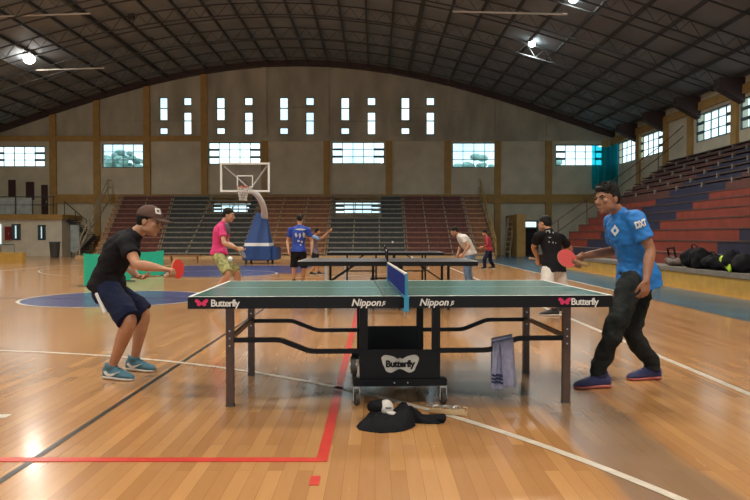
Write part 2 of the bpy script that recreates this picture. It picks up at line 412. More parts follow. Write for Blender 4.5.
def wall_x(name, y, th, x0, x1, top, holes, z0, m, kind=True, zmin=0):
    """wall facing the hall along x with rectangular openings (x0,x1,z0,z1)"""
    xs = sorted({x0, x1}|{h[0] for h in holes}|{h[1] for h in holes}|{x0+(x1-x0)*i/40 for i in range(41)})
    xs = [x for x in xs if x0 <= x <= x1]
    bm = B()
    for a, b in zip(xs, xs[1:]):
        if b-a < 1e-5: continue
        mid = (a+b)/2; hs = sorted([(h[2], h[3]) for h in holes if h[0] < mid < h[1]])
        z = z0
        segs = []
        for h0, h1 in hs:
            segs.append((z, h0)); z = h1
        segs.append((z, None))
        for s0, s1 in segs:
            ta, tb = (s1, s1) if s1 is not None else (top(a), top(b))
            if ta <= s0+1e-4: continue
            vs = [bm.verts.new(c) for c in ((a, y, s0), (b, y, s0), (b, y, tb), (a, y, ta), (a, y+th, s0), (b, y+th, s0), (b, y+th, tb), (a, y+th, ta))]
            for q in ((0, 1, 2, 3), (7, 6, 5, 4), (0, 4, 5, 1), (1, 5, 6, 2), (2, 6, 7, 3), (3, 7, 4, 0)): bm.faces.new([vs[i] for i in q])
    return bm
sB = F/YB
def bx(px): return (px-CX)/sB
def bz(py): return HC+(HY-py)/sB
wins = []
low = [(0-6, 46, 146.5, 167, 'l'), (103, 144, 144, 168, 'g'), (209, 261, 142.7, 164.5, 'l'), (332, 384.5, 142.3, 164, 'l'), (452, 495.5, 143, 168, 'g'), (555, 605, 145, 166, 'l')]
low2 = [(213, 255, 203, 212.5, 'b'), (335, 381, 202, 214, 'b')]
for a, b, t, d, k in low+low2: wins.append((bx(a), bx(b), bz(d), bz(t), k))
for a in (160, 217, 280, 341, 401): wins += [(bx(a), bx(a+8.6), bz(121), bz(98), 's'), (bx(a), bx(a+8.6), bz(134.7), bz(128), 's')]
for a in (184, 245, 306, 367.3, 426): wins += [(bx(a), bx(a+8.4), bz(106), bz(98), 's'), (bx(a), bx(a+8.4), bz(135), bz(112.5), 's')]
holes_up = [w_[:4] for w_ in wins if w_[2] > bz(138)]
holes_lo = [w_[:4] for w_ in wins if w_[2] < bz(138)]
ZT = bz(139)
dz0, dz1 = 0, 2.13
door_hole = (bx(516), bx(537), 0, 2.0)
struct('wall_back', wall_x('w', YB, .3, XL, XR+.3, lambda x: ZT, holes_lo+[door_hole], 0, 'wall'), 'wall')
struct('wall_back_gable', wall_x('w', YB, .3, XL, XR+.3, lambda x: max(ZT+.05, zr(x)), holes_up, ZT, 'wall_up'), 'wall_up')
def wframe(t, L1, L2, z0, z1, pt, kind):
    """frame of one window; pt(u, d, z) maps width/depth to the hall"""
    bm = B()
    def bb(u0, u1, za, zb, d=.03):
        a, b = pt(u0, -d, za), pt(u1, d, zb)
        box(bm, min(a.x, b.x), max(a.x, b.x), min(a.y, b.y), max(a.y, b.y), za, zb)
    f = .05
    if kind == 's': f = .04
    bb(L1, L1+f, z0, z1); bb(L2-f, L2, z0, z1); bb(L1+f, L2-f, z0, z0+f); bb(L1+f, L2-f, z1-f, z1)
    W = L2-L1; H = z1-z0
    if kind == 'g':
        for i in (1, 2, 3): bb(L1+W*i/4-.018, L1+W*i/4+.018, z0+f, z1-f, .02)
        for i in (1, 2): bb(L1+f, L2-f, z0+H*i/3-.018, z0+H*i/3+.018, .015)
    if kind in 'lb':
        for q in (.2, .4, .6, .8): bb(L1+W*q-.02, L1+W*q+.02, z0+f, z1-f, .02)
        for i in (1, 2):
            zz = z0+H*i/3
            bb(L1+f, L2-f, zz-.018, zz+.018, .015)
            bb(L1+f, L1+W*.2, zz-.065, zz+.065, .025); bb(L1+W*.8, L2-f, zz-.065, zz+.065, .025)
    return bm
wn_ = 0
def add_window(x0, x1, z0, z1, pt, kind):
    global wn_
    wn_ += 1
    c = pt((x0+x1)/2, 0, z0)
    o = empty('window_%d' % wn_, c); o['kind'] = 'structure'
    q = wframe(o, x0, x1, z0, z1, pt, kind); bmesh.ops.translate(q, verts=q.verts, vec=-c); obj('window_frame', q, 'frame', o)
    a, b = pt(x0, 0, z0), pt(x1, .006, z1)
    obj('window_pane', bxs(*sorted((a.x, b.x)), *sorted((a.y, b.y)), z0, z1), 'glass', o, loc=-c)
    return o
for (x0, x1, z0, z1, k) in wins: add_window(x0, x1, z0, z1, lambda u, d, z: V((u, YB+.06+d, z)), k)
# side walls
def side_hole(ax, bx_, zt=6.6, zb=5.3, X=XR): return (ax, bx_, zb, zt)
rw = [(37.45, 40.1, 5.3, 6.6, 'g'), (33.8, 37.05, 5.3, 6.5, 'l'), (27.2, 30.35, 5.28, 6.5, 'l'), (23.5, 26.7, 5.28, 6.5, 'l'), (16, 19.5, 5.2, 6.55, 'l'), (9, 12.5, 5.2, 6.55, 'l'), (2, 5.5, 5.2, 6.55, 'l'), (-5, -1.5, 5.2, 6.55, 'l')]
def rot_to_side(bm, X):
    # wall built along x at y=0 -> along y at x=X
    for v in bm.verts: x, y, z = v.co; v.co = (X+y, x, z)
    return bm
zside = zr(XR)+.1
struct('wall_right', rot_to_side(wall_x('w', 0, .3, YF, YB, lambda x: zside, [r[:4] for r in rw], 0, ''), XR), 'wall')
for r in rw: add_window(r[0], r[1], r[2], r[3], lambda u, d, z: V((XR+.03+d, u, z)), r[4])
lw = [(y, y+3.2, 5.2, 6.55, 'l') for y in (-12, -5, 2, 9, 16, 23, 30)]
struct('wall_left', rot_to_side(wall_x('w', 0, -.3, YF, YB, lambda x: zr(XL)+.1, [r[:4] for r in lw], 0, ''), XL), 'wall')
for r in lw: add_window(r[0], r[1], r[2], r[3], lambda u, d, z: V((XL-.12+d, u, z)), r[4])
# front end behind the photographer: pillars, open gates to the daylight
fh = [(XL+1.5+k*7.4, XL+1.5+k*7.4+6.2, .0, 5.6) for k in range(5)]
struct('wall_front', wall_x('w', YF-.3, .3, XL, XR+.3, zr, fh, 0, ''), 'wall')

# roof sheet
bm = B(); n = 60; rows = []
for i in range(n+1):
    x = XL-.4+(XR-XL+.8)*i/n
    rows.append([bm.verts.new((x, YF-.4, zr(x))), bm.verts.new((x, YB+.4, zr(x))), bm.verts.new((x, YB+.4, zr(x)+.12)), bm.verts.new((x, YF-.4, zr(x)+.12))])
for a, b in zip(rows, rows[1:]):
    bm.faces.new((a[0], b[0], b[1], a[1])); bm.faces.new((a[3], a[2], b[2], b[3]))
    bm.faces.new((a[1], b[1], b[2], a[2])); bm.faces.new((a[0], a[3], b[3], b[0]))
bm.faces.new(rows[0]); bm.faces.new(rows[-1])
struct('ceiling', bm, 'roof')
# edge beam against the gable
bm = B()
xs = [XL+(XR-XL)*i/60 for i in range(61)]
for a, b in zip(xs, xs[1:]): bar(bm, (a, YB-.2, zr(a)-.12), (b, YB-.2, zr(b)-.12), .4, .34)
struct('trim_1', bm, 'rib')
# purlins
x = XM-15*1.2
i = 0
for i in range(32):
    x = XM-.6-15*1.2+i*1.2
    if XL+.3 < x < XR-.2:
        heavy = i in (9, 21)
        bm = bar(B(), (x, YF, zr(x)-.1), (x, YB-.4, zr(x)-.1), .16 if heavy else .085, .22 if heavy else .12)
        o = struct('roof_beam', bm, 'truss')
# lattice arches
ys = [41-3.6*k for k in range(1, 15)]
for y in ys:
    bm = B(); xs = [XL+.2+(XR-XL-.4)*i/48 for i in range(49)]
    for a, b in zip(xs, xs[1:]):
        bar(bm, (a, y, zr(a)-.17), (b, y, zr(b)-.17), .05, .05)
        bar(bm, (a, y, zr(a)-.68), (b, y, zr(b)-.68), .05, .045)
        m_ = (a+b)/2
        bar(bm, (a, y, zr(a)-.66), (m_, y, zr(m_)-.19), .018, .018); bar(bm, (m_, y, zr(m_)-.19), (b, y, zr(b)-.66), .018, .018)
    struct('roof_truss', bm, 'truss')
    bm = bxs(XR-1.0, XR, y-.22, y+.22, zr(XR)-1.0, zr(XR)-.05)
    for v in bm.verts:
        if v.co.x < XR-.5 and v.co.z < zr(XR)-.5: v.co.z = zr(XR)-.45
    struct('roof_bracket', bm, 'rib')
    bm = bar(B(), (XL+.3, y+1.8, zr(XL+.3)-.2), (XL+.31, y+1.8, zr(XL+.3)-.2), .05, .05)
    bm.free()
    bm = B()
    for a, b in zip(xs, xs[1:]): bar(bm, (a, y+1.8, zr(a)-.22), (b, y+1.8, zr(b)-.22), .05, .05)
    struct('roof_beam', bm, 'truss')

# ochre bands and columns
def trim(bm, m='ochre'):
    trim.n += 1; return struct('trim_%d' % trim.n, bm, m)
trim.n = 1
cols = [54.5, 98, 148, 205, 265, 327, 389, 447.5, 497, 548, 604]
for i, c in enumerate(cols):
    x = bx(c); w2 = .19
    z1 = zr(x)-.3 if i < 4 else ZT-.15
    trim(bxs(x-w2, x+w2, YB-.16, YB, 0, z1))
    if i >= 4: trim(bxs(x-.14, x+.14, YB-.1, YB, ZT+.15, zr(x)-.3), 'wall_up')
trim(bxs(XL, bx(207), YB-.12, YB, ZT-.15, ZT+.16)); trim(bxs(bx(207), XR, YB-.12, YB, ZT-.15, ZT+.12), 'wall_up')
trim(bxs(bx(57), XR, YB-.14, YB, bz(203), bz(194.5)))
for zz in (109, 121.5): trim(bxs(bx(50), bx(560), YB-.05, YB, bz(zz)-.03, bz(zz)+.03), 'wall_up')
for c in (41-.2, 36.8, 33.4, 30.8, 27.0, 23.1, 19.9, 15.6, 12.9, 8.6, 5.9, 1.6): trim(bxs(XR-.14, XR, c-.2, c+.2, 0, 6.9))
trim(bxs(XR-.12, XR, YF, YB-.4, 6.64, 7.0)); 

# ------------------------------------------------------------------ left office block with gallery
YO = 38.5; sO = F/YO
def ox(px): return (px-CX)/sO
def oz(py): return HC+(HY-py)/sO
oh = [(ox(12), ox(21), oz(240), oz(224)), (ox(38), ox(46), oz(240), oz(225))]
b_ = wall_x('w', YO, .25, XL, ox(62), lambda x: oz(219), oh+[(XL+.3, ox(1.5), .0, oz(224))], 0, '')
struct('wall_office', b_, 'white_wall')
struct('wall_office_side', bxs(ox(62)-.2, ox(62), YO+.25, YB, 0, oz(219)), 'white_wall')
struct('trim_balcony', bxs(XL, ox(62)+.1, YO-.15, YB, oz(219.5), oz(214.5)), 'ochre')
for (a, b, z0, z1) in oh:
    wn_ += 1; e_ = empty('window_%d' % wn_, (0, 0, 0)); e_['kind'] = 'structure'
    bm = B(); pt = lambda u, d, z: V((u, YO+.12+d, z))
    for u0, u1, za, zb in ((a, a+.09, z0, z1), (b-.09, b, z0, z1), (a, b, z0, z0+.09), (a, b, z1-.09, z1), ((a+b)/2+.02, (a+b)/2+.09, z0, z1)):
        box(bm, u0, u1, YO-.03, YO+.16, za, zb)
    obj('window_frame', bm, 'frame', e_)
    obj('window_pane', bxs(a, b, YO+.1, YO+.106, z0, z1), 'glass', e_)
# daylight windows in the outer wall seen through the office come in through open back: add matching openings as lit panes
def lit(name, x0, x1, y, z0, z1): 
    wn = obj(name, bxs(x0, x1, y, y+.02, z0, z1), 'litsign'); wn['kind'] = 'structure'; return wn
lit('window_30', ox(10), ox(24), YB-.03, .9, 2.0); lit('window_31', ox(36), ox(49), YB-.03, .9, 2.0); lit('window_32', XL+.3, ox(3), YB-.03, .6, 2.1)
for k, (a, b, t, d) in enumerate(((9.5, 16.5, 180, 196.5), (27, 35, 182, 200))):
    x0, x1 = bx(a), bx(b)
    o = obj('window_shutter', bxs(x0, x1, YB-.08, YB-.02, bz(d), bz(t)), 'shutter')
    tag(o, ['left dark maroon shutter above the balcony', 'right dark maroon shutter above the balcony, next to the door'][k], 'shutter')
    obj('shutter_rail', bxs(x0+.05, x1-.05, YB-.1, YB-.08, (bz(d)+bz(t))/2-.03, (bz(d)+bz(t))/2+.03), 'shutter', o)
d = struct('door_1', bxs(bx(42.5), bx(48.5), YB-.1, YB-.02, oz(214.5), bz(185)), 'shutter'); obj('door_handle', bxs(bx(47.5), bx(47.5)+.05, YB-.16, YB-.1, bz(203), bz(201)), 'steel', d)
# gallery railing
r = empty('balcony_railing', (ox(25), YO-.05, oz(214.5)))
tag(r, 'pale mesh railing along the balcony edge, over the left office', 'railing')
L0 = r.location.copy()
def rel(bm, L): bmesh.ops.translate(bm, verts=bm.verts, vec=-L); return bm
for px in (-8, 16.5, 33.5, 54): obj('rail_post', rel(tube(B(), [(ox(px), YO-.05, oz(214.5)), (ox(px), YO-.05, oz(196.5))], .03), L0), 'railmetal', r)
for py in (197, 205): obj('rail', rel(tube(B(), [(XL+.1, YO-.05, oz(py)), (ox(56), YO-.05, oz(py))], .025), L0), 'railmetal', r)
for a, b in ((-8, 16.5), (16.5, 33.5)): obj('mesh_panel', rel(bxs(ox(a)+.05, ox(b)-.05, YO-.07, YO-.05, oz(214), oz(198)), L0), 'deck', r)
# stairs down from gallery to the right
st = empty('gallery_stairs', (ox(70), YO+1, 0)); tag(st, 'dark metal stairs from the balcony down to the floor beside the brown bleachers', 'stairs'); L0 = st.location.copy()
bm = B()
xa, za, xb, zb = ox(60), oz(217), ox(84), oz(236)
obj('stringer', rel(bar(B(), (xa, YO+.6, za), (xb, YO+.6, zb), .06, .22), L0), 'railmetal', st)
for k in range(8):
    t = (k+.5)/8; x = xa+(xb-xa)*t; z = za+(zb-za)*t
    obj('stair_tread', rel(bxs(x-.12, x+.12, YO+.55, YO+1.5, z, z+.05), L0), 'shutter', st)
bm = tube(B(), [(xa, YO+.6, za+.9), (xb-.1, YO+.6, zb+.9)], .03); obj('handrail', rel(bm, L0), 'railmetal', st)
for t in (0, .5, 1): obj('rail_post', rel(tube(B(), [(xa+(xb-.1-xa)*t, YO+.6, za+(zb-za)*t), (xa+(xb-.1-xa)*t, YO+.6, za+(zb-za)*t+.9)], .025), L0), 'railmetal', st)
xc, zc = ox(66), 0
obj('stringer', rel(bar(B(), (xb, YO+1.6, zb), (xc, YO+1.6, .1), .06, .22), L0), 'railmetal', st)
for k in range(7):
    t = (k+.5)/7; x = xb+(xc-xb)*t; z = zb+(0.1-zb)*t
    obj('stair_tread', rel(bxs(x-.12, x+.12, YO+1.55, YO+2.3, z, z+.05), L0), 'shutter', st)
obj('handrail', rel(tube(B(), [(xb, YO+1.6, zb+.8), (xc, YO+1.6, .9)], .03), L0), 'railmetal', st)
o = obj('notice_board', rel(bxs(ox(80), ox(88.5), YO-1.2, YO-1.15, .25, 1.75), V((ox(84), YO-1.2, 0))), 'deck', loc=(ox(84), YO-1.2, 0))
tag(o, 'pale upright panel standing at the left end of the bleachers', 'panel')
for s in (-1, 1): obj('leg', bxs(s*.2-.02, s*.2+.02, -.02, .02+.05, 0, .3), 'frame', o)
o = empty('litter_bin', (ox(73), YO-2.2, 0)); tag(o, 'dark cylindrical litter bin at the foot of the gallery stairs', 'bin')
obj('bin_body', tube(B(), [(0, 0, 0), (0, 0, .05), (0, 0, .78)], [.2, .22, .27], 20), 'rubber', o); obj('bin_rim', tube(B(), [(0, 0, .78), (0, 0, .84)], .29, 20), 'frame', o)
o = empty('fire_hose_cabinet', (ox(9.5), YO-.1, oz(240))); tag(o, 'red fire hose cabinet on the pale wall beside the small window', 'cabinet')
obj('cabinet_body', bxs(-.15, .15, -.12, .1, 0, .75), 'extinguisher', o); obj('cabinet_door', bxs(-.12, .12, -.14, -.12, .04, .7), 'extinguisher', o); obj('handle', bxs(.08, .1, -.17, -.14, .3, .42), 'steel', o)
o = empty('low_wall', (ox(-6), 29, 0)); tag(o, 'low ochre wooden wall with a metal rail at the far left of the floor', 'wall')
x1 = (22-CX)/(F/29)
obj('wall_panel', bxs(-1.8, x1-ox(-6), 0, .3, 0, .44), 'yellow', o)
obj('rail', tube(B(), [(-1.8, .15, .78), (x1-.4-ox(-6), .15, .78), (x1-.4-ox(-6), .15, .44)], .02), 'frame', o)

# far right doorway
dx0, dx1 = bx(516), bx(537)
d2 = struct('door_2', bxs(dx0, dx1, YB+.1, YB+.16, 0, 1.62), 'doordark')
obj('door_transom', bxs(dx0+.1, dx1-.1, YB+.1, YB+.13, 1.68, 1.95), 'litsign', d2)
bm = B(); box(bm, dx0-.08, dx0, YB-.05, YB+.2, 0, 2.08); box(bm, dx1, dx1+.08, YB-.05, YB+.2, 0, 2.08); box(bm, dx0, dx1, YB-.05, YB+.2, 2.0, 2.08); box(bm, dx0, dx1, YB-.02, YB+.15, 1.6, 1.68)
obj('door_frame', bm, 'frame', d2)
bm = B(); xk = bx(500)
box(bm, bx(505), bx(513), YB-3.4, YB-.2, 0, 2.35); struct('wall_partition', bm, 'ochre')
tag(obj('wall_ladder', rel(tube(tube(B(), [(bx(497), YB-2.2, 0), (bx(501), YB-2.2, 2.2)], .05), [(bx(502.5), YB-2.2, 0), (bx(506), YB-2.2, 2.2)], .05), V((bx(500), YB-2.2, 0))), 'bleachmetal', loc=(bx(500), YB-2.2, 0)), 'pale ladder leaning by the right end of the back bleachers', 'ladder')
ld = bpy.data.objects['wall_ladder']
for k in range(7): obj('rung', tube(B(), [(-.17+.24*k/7*.9, 0, .25+.28*k), (.16+.22*k/7*.9, 0, .25+.28*k)], .03), 'bleachmetal', ld)

# ------------------------------------------------------------------ back bleachers
NR, Y0, Y1, Z0, Z1 = 13, 34.5, 40.3, .30, 3.52
secs = [(-15.2, -14.0, 'orangewood', 'narrow orange-brown wooden bleacher section at the left end of the back stand', -.5),
        (-14.0, -11.0, 'maroonwood', 'maroon wooden bleacher section behind the man in the brown cap', 0),
        (-11.0, -6.7, 'slatewood', 'dark slate bleacher section behind the person in the pink shirt', 0),
        (-6.7, -2.5, 'brownwood', 'reddish brown bleacher section behind the player in the royal blue shirt', 0),
        (-2.5, 1.6, 'slatewood', 'dark slate bleacher section in the middle, right of the brown one', 0),
        (1.6, 5.1, 'maroonwood', 'maroon bleacher section behind the man in the white shirt', 0),
        (5.1, 6.2, 'brownwood', 'narrow brown bleacher section at the right end of the back stand', 0)]
whole = [(h[0], h[1], h[2], h[3]) for h in wins if h[4] == 'b']
for (a, b, m, lab, _) in secs:
    t = empty('bleacher_section', ((a+b)/2, Y0, 0)); tag(t, lab, 'bleachers', 'wooden bleacher sections along the back wall'); L0 = t.location.copy()
    def xe(x, f):   # section edges lean outwards towards the back on the left side of the stand
        return x-(.9*f if x < -10 and x > -15 else (.9*f-.45 if x == -15.2 else 0))+(.0 if x != -15.2 else .45)
    for k in range(NR):
        f = k/(NR-1); y = Y0+(Y1-Y0)*f; z = Z0+(Z1-Z0)*f
        xa, xb = xe(a, f)+.01, xe(b, f)-.01
        obj('seat_plank', rel(bxs(xa, xb, y, y+.3, z-.045, z, bev=0), L0), m if m in ('orangewood', 'brownwood') else m, t)
        obj('plank_edge', rel(bxs(xa, xb, y-.02, y, z-.075, z+.005), L0), 'plankedge' if m == 'slatewood' else {'orangewood': 'orangeedge', 'brownwood': 'orangeedge', 'maroonwood': 'maroonedge'}[m], t)
        # riser boards, open where the low windows show through
        cuts = [(xa, xb)]
        for (wa, wb, wz0, wz1) in whole:
            if z > wz0-.35 and z-.28 < wz1+.1:
                nc = []
                for p, q in cuts:
                    if wb < p or wa > q: nc.append((p, q)); continue
                    if wa > p: nc.append((p, wa))
                    if wb < q: nc.append((wb, q))
                cuts = nc
        for p, q in cuts:
            obj('riser_board', rel(bxs(p, q, y+.28, y+.31, z-.0, z+.2 if k < NR-1 else z+.03), L0), m, t)
    nsup = max(2, int(round((b-a)/1.35))+1)
    for i in range(nsup):
        f = i/(nsup-1) if nsup > 1 else .5
        x = a+(b-a)*f; x = min(max(x, a+.06), b-.06)
        bm = B()
        bar(bm, (xe(x, 0) if x < -10 else x, Y0-.03, Z0-.05), ((x-(.9 if -15 < x < -10 else .45 if x < -15 else 0)), Y1-.03, Z1-.05), .03, .04)
        for k in range(0, NR, 1):
            ff = k/(NR-1); xx = x-(.9*ff if -15 < x < -10 else .45*ff if x < -15 else 0); y = Y0+(Y1-Y0)*ff; z = Z0+(Z1-Z0)*ff
            box(bm, xx-.028, xx+.028, y-.06, y-.022, z-.12, z+.10)
        tube(bm, [(x, Y0+.2, 0), (x, Y0+.2, Z0)], .03, 6)
        obj('support_frame', rel(bm, L0), 'bleachmetal', t)
# back deck beam and front step
tag(obj('front_beam', rel(bxs(-15.0, 6.0, Y0-.5, Y0-.25, 0, .16), V((-4.5, Y0-.4, 0))), 'tan', loc=(-4.5, Y0-.4, 0)), 'long pale wooden step along the foot of the back bleachers', 'step')
for nm, x0, x1, lab in (('l', -14.9, -15.8, 'ochre sloping handrail at the left end of the back bleachers'), ('r', 6.1, 6.25, 'ochre sloping handrail at the right end of the back bleachers')):
    t = empty('handrail', (x0, Y0-.2, 0)); tag(t, lab, 'handrail'); L0 = t.location.copy()
    for h in (.95, .5): obj('rail', rel(tube(B(), [(x0, Y0-.2, Z0+h-.3), (x1, Y1, Z1+h), (x1, Y1+.5, Z1+h)], .035), L0), 'bleachmetal' if nm == 'l' else 'ochre', t)
    for f in (0, .33, .66, 1):
        x = x0+(x1-x0)*f; y = Y0-.2+(Y1-Y0+.2)*f; zb_ = (Z1-Z0)*f
        obj('rail_post', rel(tube(B(), [(x, y, 0 if f == 0 else zb_), (x, y, Z0-.3+(Z1-Z0+.3)*f+.95)], .03), L0), 'bleachmetal' if nm == 'l' else 'ochre', t)
t = empty('floor_bench', ((184-CX)/F*31.2, 31.2, 0)); tag(t, 'low wooden bench on the floor behind the green barrier', 'bench')
obj('seat', bxs(-.75, .75, -.13, .13, .2, .27), 'orangewood', t)
for s in (-.6, .6): obj('leg', bxs(s-.03, s+.03, -.12, .12, 0, .2), 'orangewood', t)

# ------------------------------------------------------------------ right concrete grandstand
XB = 6.75; NT = 14; dX = (XR-XB)/NT; dZ = .3
t = empty('grandstand', (XB, 20, 0)); tag(t, 'stepped red and navy grandstand rising along the right wall', 'grandstand'); L0 = t.location.copy()
obj('curb', rel(bxs(XB, XB+.12, -10, 28.2, 0, .36), L0), 'yellow', t); obj('curb_cap', rel(bxs(XB-.03, XB+.55, -10, 28.2, .36, .45), L0), 'concrete', t)
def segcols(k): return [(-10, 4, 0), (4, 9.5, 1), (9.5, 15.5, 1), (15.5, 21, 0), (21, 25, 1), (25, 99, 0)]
for k in range(NT):
    x = XB+.55+k*(XR-XB-.55)/NT; x2 = XB+.55+(k+1)*(XR-XB-.55)/NT; z = .45+.295*(k+1)
    yend = 28.2+4.2*(k+1)/NT
    bm = B(); up = k >= 7
    for a, b, c in segcols(k):
        b = min(b, yend)
        if b <= a: continue
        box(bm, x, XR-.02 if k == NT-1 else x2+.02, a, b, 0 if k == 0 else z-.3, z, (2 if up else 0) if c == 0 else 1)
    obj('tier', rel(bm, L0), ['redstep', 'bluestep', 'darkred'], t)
    bm = bxs(x2-.04, x2-.02, -10, yend-.05, z, z+.012); bm.free()
    if k >= 7:
        bm = bxs(x+.02, x+.30, -10, yend-.1, z+.07, z+.11); obj('bench_plank', rel(bm, L0), 'benchdark', t)
        y = 13.0
        while y < yend-.5:
            obj('bench_bracket', rel(bxs(x-.02, x+.25, y-.04, y+.04, z-.05, z+.12), L0), 'concrete', t); y += 1.9
    else: obj('step_nosing', rel(bxs(x-.012, x, -10, yend, z-.03, z+.004), L0), 'benchdark', t)

t = empty('stand_railing', (XR-2, 33, 0)); tag(t, 'thin metal railing climbing beside the far end of the right grandstand', 'railing'); L0 = t.location.copy()
for h in (1.15, .65): obj('rail', rel(tube(B(), [(XB+.8, 29.0, .5+h), (XR-.5, 33.2, 4.3+h), (XR-.3, 31, 5.0+h)], .022), L0), 'legbrown', t)
for f in (.05, .3, .55, .8, 1.0):
    x = XB+.8+(XR-1.3-XB)*f; y = 29+4.2*f
    obj('rail_post', rel(tube(B(), [(x, y, 0), (x, y, .5+3.8*f+1.15)], .022), L0), 'legbrown', t)

# ------------------------------------------------------------------ teal curtain in the corner
bm = B(); n = 40; prev = None
for i in range(n+1):
    f = i/n; x = 12.8+1.4*f; y = YB-.75-.5*f+.10*math.sin(f*26)
    q = [bm.verts.new((x, y, z)) for z in (3.9, 4.6, 5.6, 6.6-.25*math.sin(f*PI))]
    if prev:
        for k in range(3): bm.faces.new((prev[k], q[k], q[k+1], prev[k+1]))
    prev = q
L0 = V((13.5, YB-1, 3.9)); tag(obj('curtain', rel(bm, L0), 'tealnet', smooth=True, loc=L0), 'teal net curtain hanging in the far right corner of the hall', 'curtain')

# ------------------------------------------------------------------ lamps
def lamp(px, py, D, lab, glow, r=.2, grp='high bay lamps under the roof'):
    p = P(px, py, D); t = empty('ceiling_lamp', p); tag(t, lab, 'lamp', grp)
    obj('lamp_shade', tube(B(), [(0, 0, .46), (0, 0, .34), (0, 0, .16)], [.06, .10, r*.9], 20, cap=True), 'lampmetal', t)
    bm = B(); bmesh.ops.create_uvsphere(bm, u_segments=16, v_segments=10, radius=r*.9, matrix=Matrix.Diagonal((1, 1, .9, 1))); obj('bulb', bm, glow, t, True)
    top = zr(p.x)-p.z-.1
    if top > .45: obj('lamp_rod', tube(B(), [(0, 0, .4), (0, 0, top)], .02, 6), 'lampmetal', t)
    l = bpy.data.lights.new('lamp_light', 'SPOT'); l.energy = LE*.6; l.shadow_soft_size = .35; l.color = (1, .93, .8) if glow == 'lampglow' else (.9, .98, 1); l.spot_size = math.radians(165); l.spot_blend = .6
    lo = bpy.data.objects.new('lamp_light', l); COL.objects.link(lo); lo.parent = t; lo.location = (0, 0, -.2)
LE = 700
lamp(31, 60, 32, 'bright round ceiling lamp at the left of the roof', 'lampglow', .27)
lamp(531, 45, 30, 'lower of the two cool white ceiling lamps right of centre', 'lampcool', .17)
lamp(572, 1, 24.6, 'upper cool white ceiling lamp cut by the top edge, right of centre', 'lampcool', .17)
def fill_lamp_at(x, y, lab):  # added lamp above the view, there to brighten the floor and back wall
    z = zr(x)-.9; D = y
    t = empty('ceiling_lamp', (x, y, z)); tag(t, lab, 'lamp', 'added fill lamps out of view above the court')
    obj('lamp_shade', tube(B(), [(0, 0, .42), (0, 0, .25), (0, 0, .02)], [.06, .12, .26], 20), 'lampmetal', t)
    bm = B(); bmesh.ops.create_uvsphere(bm, u_segments=16, v_segments=10, radius=.17); obj('bulb', bm, 'lampglow', t, True)
    obj('lamp_rod', tube(B(), [(0, 0, .4), (0, 0, .8)], .02, 6), 'lampmetal', t)
    l = bpy.data.lights.new('lamp_light', 'SPOT'); l.energy = LE*2.2; l.shadow_soft_size = .6; l.color = (1, .9, .76); l.spot_size = math.radians(150); l.spot_blend = .6
    lo = bpy.data.objects.new('lamp_light', l); COL.objects.link(lo); lo.parent = t; lo.location = (0, 0, -.25)
for x, y in ((-10, -2), (1, -2), (6, 3), (-13, 6), (-4.6, 8), (-12, 16), (1, 15), (-12, 24), (-3, 24), (5, 21)): fill_lamp_at(x, y, 'added unseen ceiling lamp above the court, brightening the hall')
def conduit(a, b, D, lab):
    p, q = P(*a, D), P(*b, D); c = (p+q)/2
    tag(obj('conduit', tube(B(), [p-c, q-c], .035, 8), 'pipe', loc=c), lab, 'pipe')
conduit((38, 71), (106, 69), 33, 'pale horizontal pipe just right of the round left ceiling lamp')
conduit((0, 18), (92, 15), 27, 'pale horizontal pipe at the top left of the roof')
conduit((452, 13), (566, 16), 24, 'pale horizontal pipe under the roof left of the upper cool lamp')
for (px, py, lab) in ((133, 20, 'topmost'), (152, 39, 'middle'), (173, 55, 'lowest')):
    D = {20: 30.5, 39: 34, 55: 37.6}[py]; p = P(px, py, D)
    o = obj('ceiling_speaker', bxs(-.13, .13, -.12, .12, -.05, .3, bev=.02), 'truss', loc=p); tag(o, 'dark box hanging from the roof at left, %s of the three' % lab, 'loudspeaker', 'dark boxes hanging from the roof')
    obj('hanger', bxs(-.03, .03, -.03, .03, .3, max(.4, zr(p.x)-p.z-.05)), 'truss', o)

# ------------------------------------------------------------------ basketball stand
HD = 25.3
t = empty('basketball_hoop', (KX-.03, HD, 0)); tag(t, 'portable basketball hoop with clear backboard on a padded blue base', 'basketball hoop')
fr = empty('tmp', (0, 0, 0)); bpy.data.objects.remove(fr)
obj('backboard', bxs(-.9, .9, 0, .03, 2.8, 3.85), 'hoopglass', t)
bm = B()
for a in ((-.92, .92, 2.78, 2.85), (-.92, .92, 3.8, 3.87), (-.92, -.85, 2.85, 3.8), (.85, .92, 2.85, 3.8)): box(bm, a[0], a[1], -.02, .05, a[2], a[3])
for a in ((-.3, .3, 2.95, 2.99), (-.3, .3, 3.36, 3.4), (-.3, -.26, 2.99, 3.36), (.26, .3, 2.99, 3.36)): box(bm, a[0], a[1], -.012, 0, a[2], a[3])
obj('backboard_frame', bm, 'hoopwhite', t)
bm = B(); bar(bm, (-.8, .08, 3.75), (.15, .3, 2.9), .05, .05); bar(bm, (.8, .08, 3.75), (.15, .3, 2.9), .05, .05); obj('brace', bm, 'hoopwhite', t)
bm = B(); n = 24; rr = .225
for i in range(n):
    a, b = 2*PI*i/n, 2*PI*(i+1)/n
    tube(bm, [(rr*math.cos(a), -.38+rr*math.sin(a), 2.95), (rr*math.cos(b), -.38+rr*math.sin(b), 2.95)], .012, 6)
box(bm, -.08, .08, -.16, 0, 2.9, 2.97); obj('rim', bm, 'orangerim', t)
bm = B()
for i in range(12):
    for sg in (1, -1):
        pts = []
        for k in range(6):
            a = 2*PI*(i+sg*k*.5)/12; q = rr*(1-.42*(k/5)**.7); pts.append((q*math.cos(a), -.38+q*math.sin(a), 2.94-.1*k))
        tube(bm, pts, .008, 4)
obj('hoop_net', bm, 'netwhite', t)
